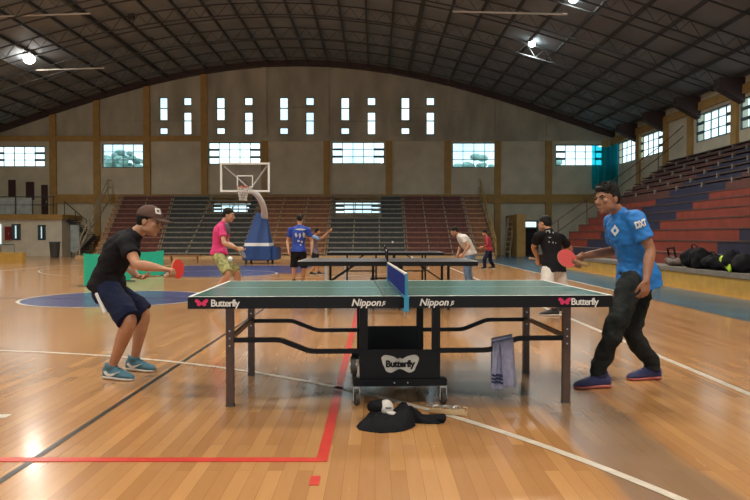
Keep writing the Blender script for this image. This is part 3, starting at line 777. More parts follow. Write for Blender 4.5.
bm = B(); loft(bm, [(.02, .12, 2.83), (.25, .5, 2.80), (.36, 1.3, 2.55), (.34, 2.2, 2.25), (.26, 2.85, 1.95)], [(.08, .08), (.09, .09), (.10, .10), (.12, .12), (.14, .14)], (0, 0, 1), n=8, e=.6); obj('arm', bm, 'hoopwhite', t)
bm = B(); vs = []
cx_, cy_ = (259.5-CX)/F*28.3-KX, 28.3-HD
def frustum(bm, cx, cy, z0, z1, w0, d0, w1, d1, cx1=None):
    cx1 = cx if cx1 is None else cx1
    v = [bm.verts.new(c) for c in [(cx-w0, cy-d0, z0), (cx+w0, cy-d0, z0), (cx+w0, cy+d0, z0), (cx-w0, cy+d0, z0), (cx1-w1, cy-d1, z1), (cx1+w1, cy-d1, z1), (cx1+w1, cy+d1, z1), (cx1-w1, cy+d1, z1)]]
    for q in ((0, 1, 2, 3), (4, 5, 6, 7), (0, 1, 5, 4), (1, 2, 6, 5), (2, 3, 7, 6), (3, 0, 4, 7)): bm.faces.new([v[i] for i in q])
    return bm
obj('tower_pad', frustum(B(), cx_, cy_, .85, 2.1, .50, .5, .20, .20, cx_+.12), 'hoopblue', t)
obj('base_pad', bxs(cx_-.58, cx_+.58, cy_-.6, cy_+.9, .14, .73, bev=.04), 'hoopblue', t); obj('side_pad', bxs(cx_+.58, cx_+.8, cy_-.4, cy_+.9, .16, .68, bev=.03), 'hoopblue', t)
obj('ballast_deck', bxs(cx_-.5, cx_+.5, cy_-.5, cy_+.8, .73, .86), 'hoopwhite', t)
for x, y in ((-.45, -.45), (.45, -.45), (-.45, .75), (.45, .75)): obj('wheel', cyl(B(), (cx_+x-.04, cy_+y, .075), (1, 0, 0), .075, .08, 16), 'rubber', t)

# ------------------------------------------------------------------ green barriers
def barrier(p, q, h, lab):
    p = V(p); q = V(q); c = (p+q)/2; d = q-p; t = empty('court_barrier', (c.x, c.y, 0), math.atan2(d.y, d.x)); L = d.length/2
    tag(t, lab, 'barrier', 'green court surrounds behind the left player')
    bm = B(); n = 20; prev = None
    for i in range(n+1):
        x = -L+2*L*i/n; y = .012*math.sin(i*1.1); a = [bm.verts.new((x, y+s, z)) for s, z in ((-.012, .03), (-.012, h-.015-.03*math.sin(PI*i/n)), (.012, h-.015-.03*math.sin(PI*i/n)), (.012, .03))]
        if prev:
            for k in range(4): bm.faces.new((prev[k], prev[(k+1) % 4], a[(k+1) % 4], a[k]))
        else: bm.faces.new(a)
        prev = a
    bm.faces.new(prev); obj('cloth_panel', bm, 'greenbar', t)
    for s in (-1, 1):
        obj('end_post', tube(B(), [(s*L, 0, 0), (s*L, 0, h)], .015, 8), 'greenbar', t); obj('foot', bxs(s*L-.02, s*L+.02, -.15, .15, 0, .025), 'frame', t)
q = lambda px, D: ((px-CX)/F*D, D, 0)
barrier(q(84, 15.4), q(130, 17.2), .76, 'nearer green fabric court barrier, left of the man in the cap')
barrier(q(131, 18.6), q(163, 19.6), .74, 'farther green fabric court barrier, showing under the outstretched forearm')

# ------------------------------------------------------------------ table tennis tables
TH = math.atan(30/F)
FLY = [(-1, .6), (-.80, .92), (-.42, .80), (-.12, .52), (-.04, .6), (.04, .6), (.12, .52), (.42, .80), (.80, .92), (1, .6), (.93, .05), (.84, -.3), (.74, -.72), (.48, -.90), (.18, -.62), (0, -.52), (-.18, -.62), (-.48, -.90), (-.74, -.72), (-.84, -.3), (-.93, .05)]
def fly(w_, h_):
    pts = [(x*w_, y*h_) for x, y in FLY]; c = catmull([pts[-1]]+pts+[pts[0]], 3); return [tuple(p) for p in c[3:-3]]
tt = empty('table_tennis_table', (.1806, 4.366, 0), TH)
tag(tt, 'large green table tennis table on dark rolling frame in the foreground', 'table')
L2, W = 1.37, 1.525
obj('tabletop', bxs(-L2, L2, 0, W, .742, .76, bev=.003), 'tabletop', tt)
bm = B()
for a in ((-L2, -L2+.02, 0, W), (L2-.02, L2, 0, W), (-L2+.02, L2-.02, 0, .02), (-L2+.02, L2-.02, W-.02, W), (-L2+.02, L2-.02, W/2-.0006, W/2+.0006)): box(bm, *a, .7595, .7606)
obj('side_line', bm, 'white', tt)
obj('centre_joint', bxs(-.126, -.118, .0, W, .7596, .7611), 'black', tt)
bm = B()
for a in ((-L2, L2, -.001, .03, .683, .7585), (-L2, L2, W-.03, W+.001, .683, .7585), (-L2-.001, -L2+.03, .03, W-.03, .683, .7585), (L2-.03, L2+.001, .03, W-.03, .683, .7585)): box(bm, *a)
obj('apron', bm, 'black', tt)
def on_apron(s, x, size, shear=.0, off=.0, sp=1.0, m='print'):
    me = place_mesh(text_mesh(s, size, .0006, shear, off, sp), (x, -.0022, .7175), (1, 0, 0), (0, 0, 1)); return link('apron_lettering', me, m, tt)
def frx(px, D=4.37): return (px-CX)/F*D-.1806
on_apron('Butterfly', frx(226.5), .062, 0, .0011, .86); on_apron('Butterfly', frx(587.5), .062, 0, .0011, .86)
on_apron('Nippon', frx(366), .062, .25, .0016, 1.0); on_apron('Nippon', frx(434), .062, .25, .0016, 1.0)
for px in (203.5, 567): obj('butterfly_mark', poly_prism(B(), [(x, y*.8+.004) for x, y in [(-.042, .024), (-.03, .031), (-.014, .02), (0, .002), (.014, .02), (.03, .031), (.042, .024), (.040, .006), (.027, -.005), (.030, -.02), (.014, -.028), (0, -.012), (-.014, -.028), (-.030, -.02), (-.027, -.005), (-.040, .006)]], (frx(px), -.0015, .7175), (1, 0, 0), (0, 0, 1), .0012), 'magenta', tt)
for px in (452.5, 383.5):
    me = place_mesh(text_mesh('JS', .034, .0006, .25, .0008, .7), (frx(px), -.0022, .714), (1, 0, 0), (0, 0, 1)); link('apron_lettering', me, 'print', tt)
LX, LY0, LY1 = 1.145, .245, 1.28
for s in (-1, 1):
    for ly in (LY0, LY1):
        lg = obj('leg', bxs(s*LX-.026, s*LX+.026, ly-.022, ly+.022, .012, .742, bev=.003), 'legbrown', tt)
        obj('leg_foot', bxs(s*LX-.028, s*LX+.028, ly-.024, ly+.024, 0, .014), 'rubber', lg)
        bm = B()
        for dz in (-.05, -.0, .05): cyl(bm, (s*LX, ly-.022, .46+dz), (0, -1, 0), .006, .004, 10)
        obj('rivet', bm, 'steel', lg)
        pts = [(s*LX, ly-.005, .447), (s*.84, ly-.005, .447), (s*.80, ly-.005, .443), (s*.62, ly-.005, .372), (s*.58, ly-.005, .367), (s*.26, ly-.005, .367)]
        bm = B()
        for a, b in zip(pts, pts[1:]): bar(bm, a, b, .025, .032)
        obj('stretcher', bm, 'black', tt)
    obj('cross_bar', bar(B(), (s*LX, LY0, .455), (s*LX, LY1, .455), .025, .03), 'legbrown', tt)
    obj('top_rail', bar(B(), (s*(LX), .1, .715), (s*LX, W-.1, .715), .035, .04), 'black', tt)
UY0, UY1 = .26, 1.26
for s in (-1, 1):
    for uy in (UY0, UY1):
        obj('upright', bxs(s*.247-.028, s*.247+.028, uy-.02, uy+.02, .17, .742), 'black', tt)
    bm = cyl(B(), (s*.247-.045, UY0, .70), (1, 0, 0), .035, .09, 16); obj('hinge', bm, 'black', tt)
    obj('side_rail', bxs(s*.247-.02, s*.247+.02, UY0, UY1, .135, .17), 'black', tt)
obj('front_panel', bxs(-.262, .262, UY0-.024, UY0-.004, .17, .372), 'black', tt); obj('rear_panel', bxs(-.25, .25, UY1-.01, UY1+.01, .17, .40), 'black', tt)
obj('base_bar', bxs(-.318, .318, UY0-.05, UY0+.03, .13, .178, bev=.004), 'black', tt); obj('base_bar', bxs(-.318, .318, UY1-.03, UY1+.05, .13, .178, bev=.004), 'black', tt)
bm = B()
for x in (-.04, .05): cyl(bm, (x, UY0-.05, .155), (0, -1, 0), .005, .003, 10)
obj('bolt', bm, 'steel', tt)
pl = obj('logo_plate', poly_prism(B(), fly(.128, .066), (0, UY0-.0245, .278), (1, 0, 0), (0, 0, 1), .003), 'plate', tt)
link('plate_lettering', place_mesh(text_mesh('Butterfly', .062, .0006, 0, .003, .92), (0, UY0-.029, .277), (1, 0, 0), (0, 0, 1)), 'black', pl)
for s in (-1, 1):
    for uy in (UY0, UY1):
        c = obj('caster', cyl(B(), (s*.295-.014, uy-.02, .042), (1, .25, 0), .042, .026, 20), 'rubber', tt)
        bm = B(); box(bm, s*.295-.024, s*.295-.018, uy-.035, uy+.02, .03, .12); box(bm, s*.295+.018, s*.295+.024, uy-.035, uy+.02, .03, .12); box(bm, s*.295-.024, s*.295+.024, uy-.035, uy+.025, .115, .13); obj('caster_fork', bm, 'steel', c)
wh = obj('side_wheel', cyl(B(), (-.335, UY0+.02, .262), (1, 0, 0), .058, .035, 24), 'rubber', tt); obj('wheel_hub', cyl(B(), (-.34, UY0+.02, .262), (1, 0, 0), .028, .045, 16), 'steel', wh)
# net: standing on the table, clamped to it
nn = empty('table_net', (0, 0, 0), TH); nn.location = V((.1806+.008, 4.366, .76))
tag(nn, 'blue table tennis net with white top tape on the green foreground table', 'net')
bm = B(); n = 46; m_ = 7
for i in range(n+1): 
    y = -.13+(W+.26)*i/n; bar(bm, (0, y, .004), (0, y, .14), .004, .004, up=V((1, 0, 0)))
for k in range(m_+1):
    z = .004+.136*k/m_; bar(bm, (0, -.13, z), (0, W+.13, z), .004, .004)
obj('net_mesh', bm, 'netblue', nn)
obj('net_cloth', bxs(-.0008, .0008, -.13, W+.13, .003, .142), cloth_translucent('fine_blue_mesh', (.035, .06, .36), .3), nn)
obj('top_tape', bxs(-.005, .005, -.135, W+.135, .14, .1545), 'white', nn)
obj('bottom_cord', bxs(-.002, .002, -.135, W+.135, .001, .005), 'print', nn)
for yy, sg in ((-.145, -1), (W+.145, 1)):
    bk = obj('net_bracket', tube(B(), [(0, yy, -.03), (0, yy, .153)], .009, 10), 'bracketblue', nn)
    bm = B(); e0 = 0 if sg < 0 else W
    box(bm, -.02, .02, min(yy, e0+sg*-.05), max(yy, e0+sg*-.05), .001, .008); box(bm, -.02, .02, min(yy, e0+sg*-.04), max(yy, e0+sg*-.04), -.085, -.079); box(bm, -.015, .015, min(yy, yy+sg*-.012+sg*.02), max(yy, yy+sg*-.012+sg*.02), -.08, .006)
    obj('clamp', bm, 'bracketblue', bk)
    obj('clamp_screw', tube(B(), [(0, e0+sg*.03, -.13), (0, e0+sg*.03, -.08)], .006, 8), 'steel', bk)

def far_table(px0, px1, D, lab, netcol):
    xa = (px0-CX)/F*D; xb = (px1-CX)/F*D; t = empty('table_tennis_table', ((xa+xb)/2, D, 0)); tag(t, lab, 'table'); h = (xb-xa)/2
    obj('tabletop', bxs(-h, h, 0, W, .735, .76), 'tablebrown', t)
    bm = B()
    for a in ((-h, -h+.02, 0, W), (h-.02, h, 0, W), (-h+.02, h-.02, 0, .02), (-h+.02, h-.02, W-.02, W)): box(bm, *a, .7595, .761)
    obj('side_line', bm, 'plate', t)
    bm = B()
    for a in ((-h, h, -.001, .03), (-h, h, W-.03, W+.001), (-h-.001, -h+.03, .03, W-.03), (h-.03, h+.001, .03, W-.03)): box(bm, *a, .69, .758)
    obj('apron', bm, 'black', t)
    for s in (-1, 1):
        for y in (.25, 1.28):
            obj('leg', bxs(s*.95-.02, s*.95+.02, y-.02, y+.02, 0, .74), 'steel' if y < 1 and s < 0 else 'black', t)
            obj('upright', bxs(s*.22-.02, s*.22+.02, y-.02, y+.02, .06, .74), 'black', t)
            obj('strut', bar(B(), (s*.93, y, .40), (s*.45, y, .73), .02, .02), 'black', t)
            obj('wheel', cyl(B(), (s*.34-.015, y, .04), (1, 0, 0), .04, .03, 14), 'rubber', t)
        obj('cross_bar', bxs(s*.95-.012, s*.95+.012, .25, 1.28, .3, .33), 'black', t)
    for y in (.25, 1.28): obj('base_bar', bxs(-.36, .36, y-.025, y+.025, .06, .1), 'black', t)
    obj('lower_bar', bxs(-.95, -.22, .24, .26, .3, .33), 'black', t); obj('lower_bar', bxs(.22, .95, .24, .26, .3, .33), 'black', t)
    nn = empty('table_net', ((xa+xb)/2, D, .76)); tag(nn, netcol, 'net')
    obj('net_cloth', bxs(-.002, .002, -.12, W+.12, 0, .14), 'navycloth', nn); obj('top_tape', bxs(-.005, .005, -.12, W+.12, .14, .154), 'plate', nn)
    for y in (-.14, W+.14): obj('net_post', tube(B(), [(0, y, -.06), (0, y, .17)], .012, 8), 'black', nn)
    return t
far_table(297, 478, 10.3, 'dark grey table tennis table just behind the foreground table', 'dark net on the middle table behind the foreground table')
far_table(327, 444, 15.9, 'farthest dark table tennis table, in front of the bleachers', 'dark net on the farthest table')

# ------------------------------------------------------------------ paddles, balls
def paddle(c, h, nrm, m, lab, r=.078):
    """blade centre c, handle direction h, rubber normal nrm"""
    h = V(h).normalized(); nrm = V(nrm); nrm = (nrm-h*nrm.dot(h)).normalized(); s = h.cross(nrm); c = V(c)
    hp = c+h*.13; t = empty('table_tennis_paddle', hp); tag(t, lab, 'paddle')
    def shp(rr, th0, th1):
        pts = [(rr*math.cos(a)*.97, rr*math.sin(a)*1.03) for a in [2*PI*i/36 for i in range(36)]]
        return pts
    def prism(pts, z0, th): 
        return poly_prism(B(), pts, c-hp+nrm*z0, s, h, th)
    ez = s.cross(h); sg = 1 if ez.dot(nrm) > 0 else -1
    obj('blade', poly_prism(B(), shp(r, 0, 0), c-hp-ez*.003, s, h, .006), 'woodhandle', t)
    obj('front_rubber', poly_prism(B(), shp(r*.985, 0, 0), c-hp+nrm*.0032, s, h, .002*sg), m, t)
    obj('back_rubber', poly_prism(B(), shp(r*.985, 0, 0), c-hp-nrm*.0032, s, h, -.002*sg), 'black' if m != 'black' else 'redrubber', t)
    bm = B(); loft(bm, [c-hp+h*.06, c-hp+h*.085, c-hp+h*.12, c-hp+h*.17], [(.014, .008), (.013, .012), (.014, .012), (.017, .013)], s, n=10, steps=2); obj('handle', bm, 'woodhandle', t, True)
    return t
def ball(p, lab):
    bm = B(); bmesh.ops.create_uvsphere(bm, u_segments=20, v_segments=12, radius=.02); tag(obj('table_tennis_ball', bm, 'ballwhite', smooth=True, loc=p), lab, 'ball')
ball(P(230, 259, 5.4), 'white ball in the air in front of the patterned shorts')
ball(P(392.6, 242, 14.5), 'tiny white ball in the air above the middle table')
ball(P(412, 257.5, 11.2), 'tiny white ball near the middle table surface')

# ------------------------------------------------------------------ people
def hand(bm, wrist, d, n, thumb, curl=.35, k=1.0, spread=.05):
    """palm, four fingers and a thumb; d towards the fingers, n out of the palm, thumb towards the thumb side"""
    d = V(d).normalized(); n = V(n); n = (n-d*n.dot(d)).normalized(); t = V(thumb); t = (t-d*t.dot(d)-n*t.dot(n)).normalized()
    W_ = V(wrist)
    loft(bm, [W_-d*.02*k, W_+d*.02*k, W_+d*.055*k, W_+d*.085*k], [(.024*k, .018*k), (.033*k, .018*k), (.040*k, .016*k), (.038*k, .012*k)], t, n=12, steps=2)
    for i, L in enumerate((.074, .082, .077, .060)):
        o = (1.5-i)*.0205*k; q = W_+d*(.080-.004*abs(i-1))*k+t*o
        dd = (d+t*(1.5-i)*spread).normalized(); pts = [q-dd*.012*k]; ang = 0
        ax = dd.cross(n)
        pts.append(q)
        for j, fr_ in enumerate((.45, .30, .25)):
            ang += curl*(1.0, 1.25, .8)[j]
            v = dd*math.cos(ang)+n*math.sin(ang); q = q+v*L*fr_*k; pts.append(q)
        r0 = .0092*k
        loft(bm, pts, [r0, r0, r0*.98, r0*.9, r0*.72], t, n=8, steps=2)
    q = W_+d*.022*k+t*.024*k; dd = (d*.72+t*.62+n*.25).normalized(); q2 = q+dd*.040*k; dd2 = (d*.9+t*.1+n*(.2+curl*.7)).normalized(); q3 = q2+dd2*.032*k; q4 = q3+(dd2+n*curl*.4).normalized()*.022*k
    loft(bm, [q-dd*.012*k, q, q2, q3, q4], [.012*k, .014*k, .0115*k, .0105*k, .008*k], n, n=8, steps=2)

def head(bm, c, f, u, k=1.0, vox=.006):
    f = V(f).normalized(); u = V(u); u = (u-f*u.dot(f)).normalized(); s = f.cross(u); c = V(c)
    q = lambda a, b, d: c+s*a*k+f*b*k+u*d*k
    ell(bm, q(0, -.012, .025), f, u, .074*k, .094*k, .088*k, 24, 16)
    ell(bm, q(0, .02, -.035), f, u, .062*k, .070*k, .078*k, 24, 16)
    ell(bm, q(0, .058, -.092), f, u, .026*k, .026*k, .022*k)
    for a in (-1, 1):
        ell(bm, q(a*.046, .0, -.062), f, u, .018*k, .05*k, .030*k)
        ell(bm, q(a*.035, .066, -.018), f, u, .024*k, .02*k, .02*k)
        ell(bm, q(a*.074, -.012, -.012), f, u, .010*k, .020*k, .032*k)
        ell(bm, q(a*.011, .097, -.036), f, u, .008*k, .011*k, .008*k)
    ell(bm, q(0, .075, .018), f, u, .048*k, .016*k, .013*k)
    loft(bm, [q(0, .082, .012), q(0, .094, -.01), q(0, .106, -.03)], [(.010*k, .010*k), (.011*k, .012*k), (.015*k, .014*k)], s, n=10, steps=2)
    ell(bm, q(0, .084, -.060), f, u, .023*k, .012*k, .007*k); ell(bm, q(0, .081, -.071), f, u, .020*k, .012*k, .008*k)
    return q, s, f, u

def face_bits(root, L0, c, f, u, k, detail=True):
    f = V(f).normalized(); u = V(u); u = (u-f*u.dot(f)).normalized(); s = f.cross(u); c = V(c)-L0
    q = lambda a, b, d: c+s*a*k+f*b*k+u*d*k
    for a in (-1, 1):
        e = obj('eye', ell(B(), q(a*.031, .0775, .002), f, u, .0115*k, .010*k, .0062*k, 14, 8), 'eyewhite', root, True)
        obj('iris', ell(B(), q(a*.032, .0850, .002), f, u, .0075*k, .0045*k, .0075*k, 12, 8), 'iris', e, True)
        obj('eyebrow', loft(B(), [q(a*.014, .092, .019), q(a*.032, .090, .026), q(a*.050, .076, .019)], [(.003*k, .005*k)]*2+[(.002*k, .003*k)], s, n=8, steps=3), 'hair', root, True)
    obj('mouth', loft(B(), [q(-.022, .086, -.066), q(0, .0962, -.0655), q(.022, .086, -.066)], [(.001, .002*k), (.002*k, .004*k), (.001, .002*k)], u, n=8, steps=4), 'lip', root, True)

def hair_mesh(c, f, u, k, vox, style='short'):
    f = V(f).normalized(); u = V(u); u = (u-f*u.dot(f)).normalized(); s = f.cross(u); c = V(c)
    q = lambda a, b, d: c+s*a*k+f*b*k+u*d*k
    bm = B()
    ell(bm, q(0, -.018, .046), f, u, .080*k, .094*k, .078*k, 24, 14)
    ell(bm, q(0, -.050, .01), f, u, .074*k, .062*k, .082*k, 24, 14)
    for a in (-1, 1): ell(bm, q(a*.064, -.022, .022), f, u, .018*k, .045*k, .035*k)
    if style == 'spiky':
        rnd = random.Random(3)
        for i in range(26):
            a = rnd.uniform(-1, 1); b = rnd.uniform(-1, .8)
            p = q(a*.06, b*.075-.01, .10+.012*rnd.random()-.03*a*a-.02*b*b); dr = (s*a*.5+f*(b*.5+.25)+u).normalized()
            loft(bm, [p, p+dr*.016*k, p+dr*.03*k], [.016*k, .012*k, .004*k], s, n=7, steps=1)
        ell(bm, q(0, .062, .075), f, u, .052*k, .024*k, .022*k)
    return remesh(bm, vox, 1, lambda p, n: .003*k*(noise.noise(p*60)+noise.noise(p*130)*.6))

def shoe(root, L0, heel, toe, k, mu, ms, swoosh=False, nm='shoe', high=.0):
    """heel and toe on the floor"""
    h = V(heel)-L0; t = V(toe)-L0; d = (t-h); L = .29*k; d.z = 0; d.normalize(); s = d.cross(V((0, 0, 1)))
    z0 = 0-L0.z; h = V((h.x, h.y, z0))
    def outline(tt): return [.031, .038, .036, .033, .036, .045, .049, .045, .030, .012][int(tt)]
    ws = [.026, .036, .037, .034, .037, .045, .049, .046, .034, .012]; xs = [0, .06, .18, .34, .48, .62, .74, .85, .94, 1.0]
    hs = [.085, .112, .116, .112, .100, .084, .070, .062, .050, .028]
    def ring(i, za, zb, wk=1.0, n=14):
        w_ = ws[i]*k*wk; c = h+d*(xs[i]*L)
        out = []
        for j in range(n):
            a = 2*PI*j/n; cs, sn = math.cos(a), math.sin(a)
            x = w_*math.copysign(abs(cs)**.75, cs)*(1 if sn < .2 else (1-.28*max(0, sn)))
            zz = (za+zb)/2+(zb-za)/2*math.copysign(abs(sn)**.8, sn); out.append(c+s*x+V((0, 0, zz)))
        return out
    def build(zfun, wk):
        bm = B(); R = []
        for i in range(len(xs)):
            za, zb = zfun(i); R.append([bm.verts.new(p) for p in ring(i, za, zb, wk)])
        for a, b in zip(R, R[1:]):
            for j in range(len(a)): bm.faces.new((a[j], a[(j+1) % len(a)], b[(j+1) % len(a)], b[j]))
        bm.faces.new(R[0]); bm.faces.new(R[-1]); return bm
    o = obj(nm, build(lambda i: (.012*k, hs[i]*k), .97), mu, root, True)
    md = o.modifiers.new('s', 'SUBSURF'); md.levels = md.render_levels = 1
    so = build(lambda i: (.0, (.034 if i < 4 else .026)*k), 1.06); o2 = obj('sole', so, ms, o, True)
    md = o2.modifiers.new('s', 'SUBSURF'); md.levels = md.render_levels = 1
    bm = loft(B(), [h+d*.070*k+V((0, 0, .080*k)), h+d*.075*k+V((0, 0, .122*k))], [(.036*k, .050*k), (.040*k, .056*k)], s, n=14, steps=2, round0=False, round1=False)
    obj('collar', bm, mu, o, True)
    if swoosh:
        sw = [(.03, .066), (.06, .030), (.10, .030), (.175, .066), (.175, .07), (.105, .052), (.075, .05), (.05, .072)]
        for sg in (1, -1):
            pts = catmull([sw[-1]]+sw+[sw[0]], 3)[3:-3]
            bm = B(); vs = []
            for x, z in pts:
                tt = x*k/L; i = 0
                while i < len(xs)-2 and xs[i+1] < tt: i += 1
                ww = ws[i]+(ws[i+1]-ws[i])*(tt-xs[i])/(xs[i+1]-xs[i]); hh = hs[i]+(hs[i+1]-hs[i])*(tt-xs[i])/(xs[i+1]-xs[i])
                sn = (z-(.012+hh)/2)/((hh-.012)/2); sn = max(-.95, min(.95, sn)); cs = math.sqrt(1-abs(sn)**2.5)
                w_ = ww*cs**.75*(1 if sn < .2 else (1-.28*sn))*.97+.006
                vs.append(bm.verts.new(h+d*x*k+s*sg*w_*k+V((0, 0, z*k))))
            bm.faces.new(vs); ff = bmesh.ops.extrude_face_region(bm, geom=list(bm.faces)); bmesh.ops.translate(bm, verts=[v for v in ff['geom'] if isinstance(v, bmesh.types.BMVert)], vec=s*sg*-.006)
            obj('shoe_mark', bm, 'print', o)
    bm = B()
    for j in range(4):
        x = .105+.025*j; z = .113-.0125*j; tube(bm, [h+d*x*k+s*.018*k+V((0, 0, z*k)), h+d*(x+.004)*k+V((0, 0, (z+.006)*k)), h+d*x*k-s*.018*k+V((0, 0, z*k))], .0028*k, 6)
    obj('shoelace', bm, 'blackcloth' if mu != 'shoeblack' else 'solewhite', o, True)

def person(J, lab, skin, k=1.0, vox=.008, top=None, bottom=None, shoes=('shoeblack', 'solewhite', False), hair='short', feet=None, face=True, slv=.55, hand_kw=None, group=None, build_=1.0, hem=0.0):
    """J: world joints. The body is fused into one skin; clothes, hair, shoes are children"""
    g = (V(J['heelL'])+V(J['heelR']))/2; L0 = V((g.x, g.y, 0))
    root_bm = B()
    J = {a: (V(b)) for a, b in J.items()}
    for sd_ in 'LR':
        hl, te = J['heel'+sd_], J['toe'+sd_]; dd = (te-hl).normalized(); an = J['ank'+sd_]; J['ank'+sd_] = V((hl.x+dd.x*.085*k, hl.y+dd.y*.085*k, an.z))
    pel, wa, ch, nk, hc = J['pelvis'], J['waist'], J['chest'], J['neck'], J['head']
    side = (J['shR']-J['shL']).normalized(); hside = (J['hipR']-J['hipL']).normalized()
    bw = build_
    def torso(bm, g_=0.0, from_=None, upto='neck', flat=False):
        sd = side
        pts = [pel-(wa-pel).normalized()*.05*k, pel+(wa-pel)*.25, wa, ch, ch+(nk-ch)*.62, ch+(nk-ch)*.9]
        rad = [((.150*bw+g_)*k, (.110*bw+g_)*k), ((.158*bw+g_)*k, (.115*bw+g_)*k), ((.138*bw+g_*1.15)*k, (.102*bw+g_*1.1)*k), ((.165*bw+g_)*k, (.118*bw+g_)*k), ((.150*bw+g_)*k, (.092*bw+g_)*k), ((.085*bw+g_*.8)*k, (.065*bw+g_*.8)*k)]
        return pts, rad, sd
    # skin
    bm = root_bm
    pts, rad, sd = torso(bm); loft(bm, pts, rad, sd, n=24, steps=4)
    q, s, f, u = head(bm, hc, J['face'], J['up'], k)
    loft(bm, [ch+(nk-ch)*.75, nk, hc-u*.045*k-f*.022*k], [.062*k, .054*k, .052*k], s, n=16, steps=4)
    for sd_ in 'LR':
        sh, el, wr = J['sh'+sd_], J['el'+sd_], J['wr'+sd_]
        loft(bm, [nk-(nk-ch)*.12, nk*.5+sh*.5-(nk-ch)*.08, sh], [.045*k, .046*k, .05*k], (0, 1, 0), n=14, steps=3)
        inner = ch+(nk-ch)*.62+(sh-(ch+(nk-ch)*.62))*.45
        loft(bm, [inner, sh, sh+(el-sh)*.35, sh+(el-sh)*.7, el, el+(wr-el)*.3, el+(wr-el)*.7, wr, wr+(wr-el).normalized()*.02*k], [.055*k, .055*k, (.048*k, .05*k), .042*k, .037*k, .041*k, .032*k, (.029*k, .022*k), (.027*k, .020*k)], (0, 1, 0), n=16, steps=4)
        hk = (hand_kw or {}).get(sd_, {})
        hd = hk.get('d', (wr-el)); hand(bm, wr, hd, hk.get('n', -side if sd_ == 'R' else side), hk.get('t', J['face']), hk.get('curl', .35), k)
        hp, kn, an = J['hip'+sd_], J['knee'+sd_], J['ank'+sd_]
        loft(bm, [hp+(pel-hp)*.4+V((0, 0, .02)), hp, hp+(kn-hp)*.35, hp+(kn-hp)*.8, kn, kn+(an-kn)*.3, kn+(an-kn)*.7, an, an-V((0, 0, .05*k))], [.070*k, .078*k, .075*k, .060*k, .055*k, (.054*k, .058*k), (.040*k, .043*k), (.031*k, .035*k), (.031*k, .036*k)], hside, n=16, steps=4)
        hl, te = J['heel'+sd_], J['toe'+sd_]; dd = (te-hl).normalized()
        loft(bm, [an-V((0, 0, .03)), V((hl.x, hl.y, .04))+dd*.05*k, V((hl.x, hl.y, .035))+dd*.15*k, V((hl.x, hl.y, .03))+dd*.23*k], [.030*k, (.022*k, .026*k), (.022*k, .020*k), (.020*k, .012*k)], dd.cross(V((0, 0, 1))), n=12, steps=2)
    me = remesh(bm, vox, 3); me.transform(Matrix.Translation(-L0))
    root = link('person', me, skin, None, True, L0)
    tag(root, lab, 'person', group)
    if face: face_bits(root, L0, hc, f, u, k)
    # shirt
    m, amp = top
    bm = B(); g_ = .013
    pts, rad, sd = torso(bm, g_)
    dn = (pel-wa).normalized(); pts[0] = pel+dn*(.03+hem)*k; rad[0] = (rad[0][0]+.030*k, rad[0][1]+.036*k); rad[1] = (rad[1][0]+.014*k, rad[1][1]+.020*k)
    loft(bm, pts, rad, sd, n=28, steps=5, round0=False)
    for sd_ in 'LR':
        sh, el = J['sh'+sd_], J['el'+sd_]; wr = J['wr'+sd_]; loft(bm, [nk-(nk-ch)*.22, nk*.5+sh*.5-(nk-ch)*.10, sh], [.055*k, .057*k, .062*k], (0, 1, 0), n=16, steps=3); inner = ch+(nk-ch)*.55+(sh-(ch+(nk-ch)*.55))*.4
        if slv <= 1: loft(bm, [inner, sh, sh+(el-sh)*slv*.5, sh+(el-sh)*slv], [.070*k, .064*k, .063*k, .067*k], (0, 1, 0), n=18, steps=4, round1=False)
        else: loft(bm, [inner, sh, sh+(el-sh)*.5, el, el+(wr-el)*(slv-1)], [.072*k, .068*k, .056*k, .050*k, .042*k], (0, 1, 0), n=18, steps=4, round1=False)
    me = remesh(bm, vox, 2, wrinkle(amp, 9, 9, 16, 3)); me.transform(Matrix.Translation(-L0))
    shirt = link('shirt', me, m, root, True)
    # collar ring
    m, ln, amp = bottom
    bm = B()
    loft(bm, [wa+(pel-wa)*.55, pel, pel+dn*.06*k], [(.152*k*bw, .114*k*bw), (.164*k*bw, .124*k*bw), (.158*k*bw, .120*k*bw)], hside, n=24, steps=4, round0=False)
    for sd_ in 'LR':
        hp, kn, an = J['hip'+sd_], J['knee'+sd_], J['ank'+sd_]
        if ln <= 1.2:
            end = hp+(kn-hp)*min(ln, 1)
            loft(bm, [hp+(pel-hp)*.35, hp, hp+(kn-hp)*.5*ln, end], [.090*k, .096*k, .098*k, .100*k], hside, n=20, steps=4, round1=False)
        else: loft(bm, [hp+(pel-hp)*.35, hp, hp+(kn-hp)*.5, kn, kn+(an-kn)*.5, an+V((0, 0, .03)), an-V((0, 0, .03*k))], [.086*k, .092*k, .090*k, .078*k, .070*k, .062*k, .060*k], hside, n=20, steps=5, round1=False)
    me = remesh(bm, vox, 2, wrinkle(amp, 10, 10, 12, 9)); me.transform(Matrix.Translation(-L0))
    link('shorts' if ln <= 1.2 else 'trousers', me, m, root, True)
    for sd_ in 'LR': shoe(root, L0, J['heel'+sd_], J['toe'+sd_], k, shoes[0], shoes[1], shoes[2])
    if hair:
        me = hair_mesh(hc, f, u, k, max(.005, vox*.8), hair); me.transform(Matrix.Translation(-L0)); link('hair', me, 'hair', root, True)
    return root, L0, shirt

def ray_print(root, L0, shirt_me, pieces, mname, name='shirt_print'):
    pass

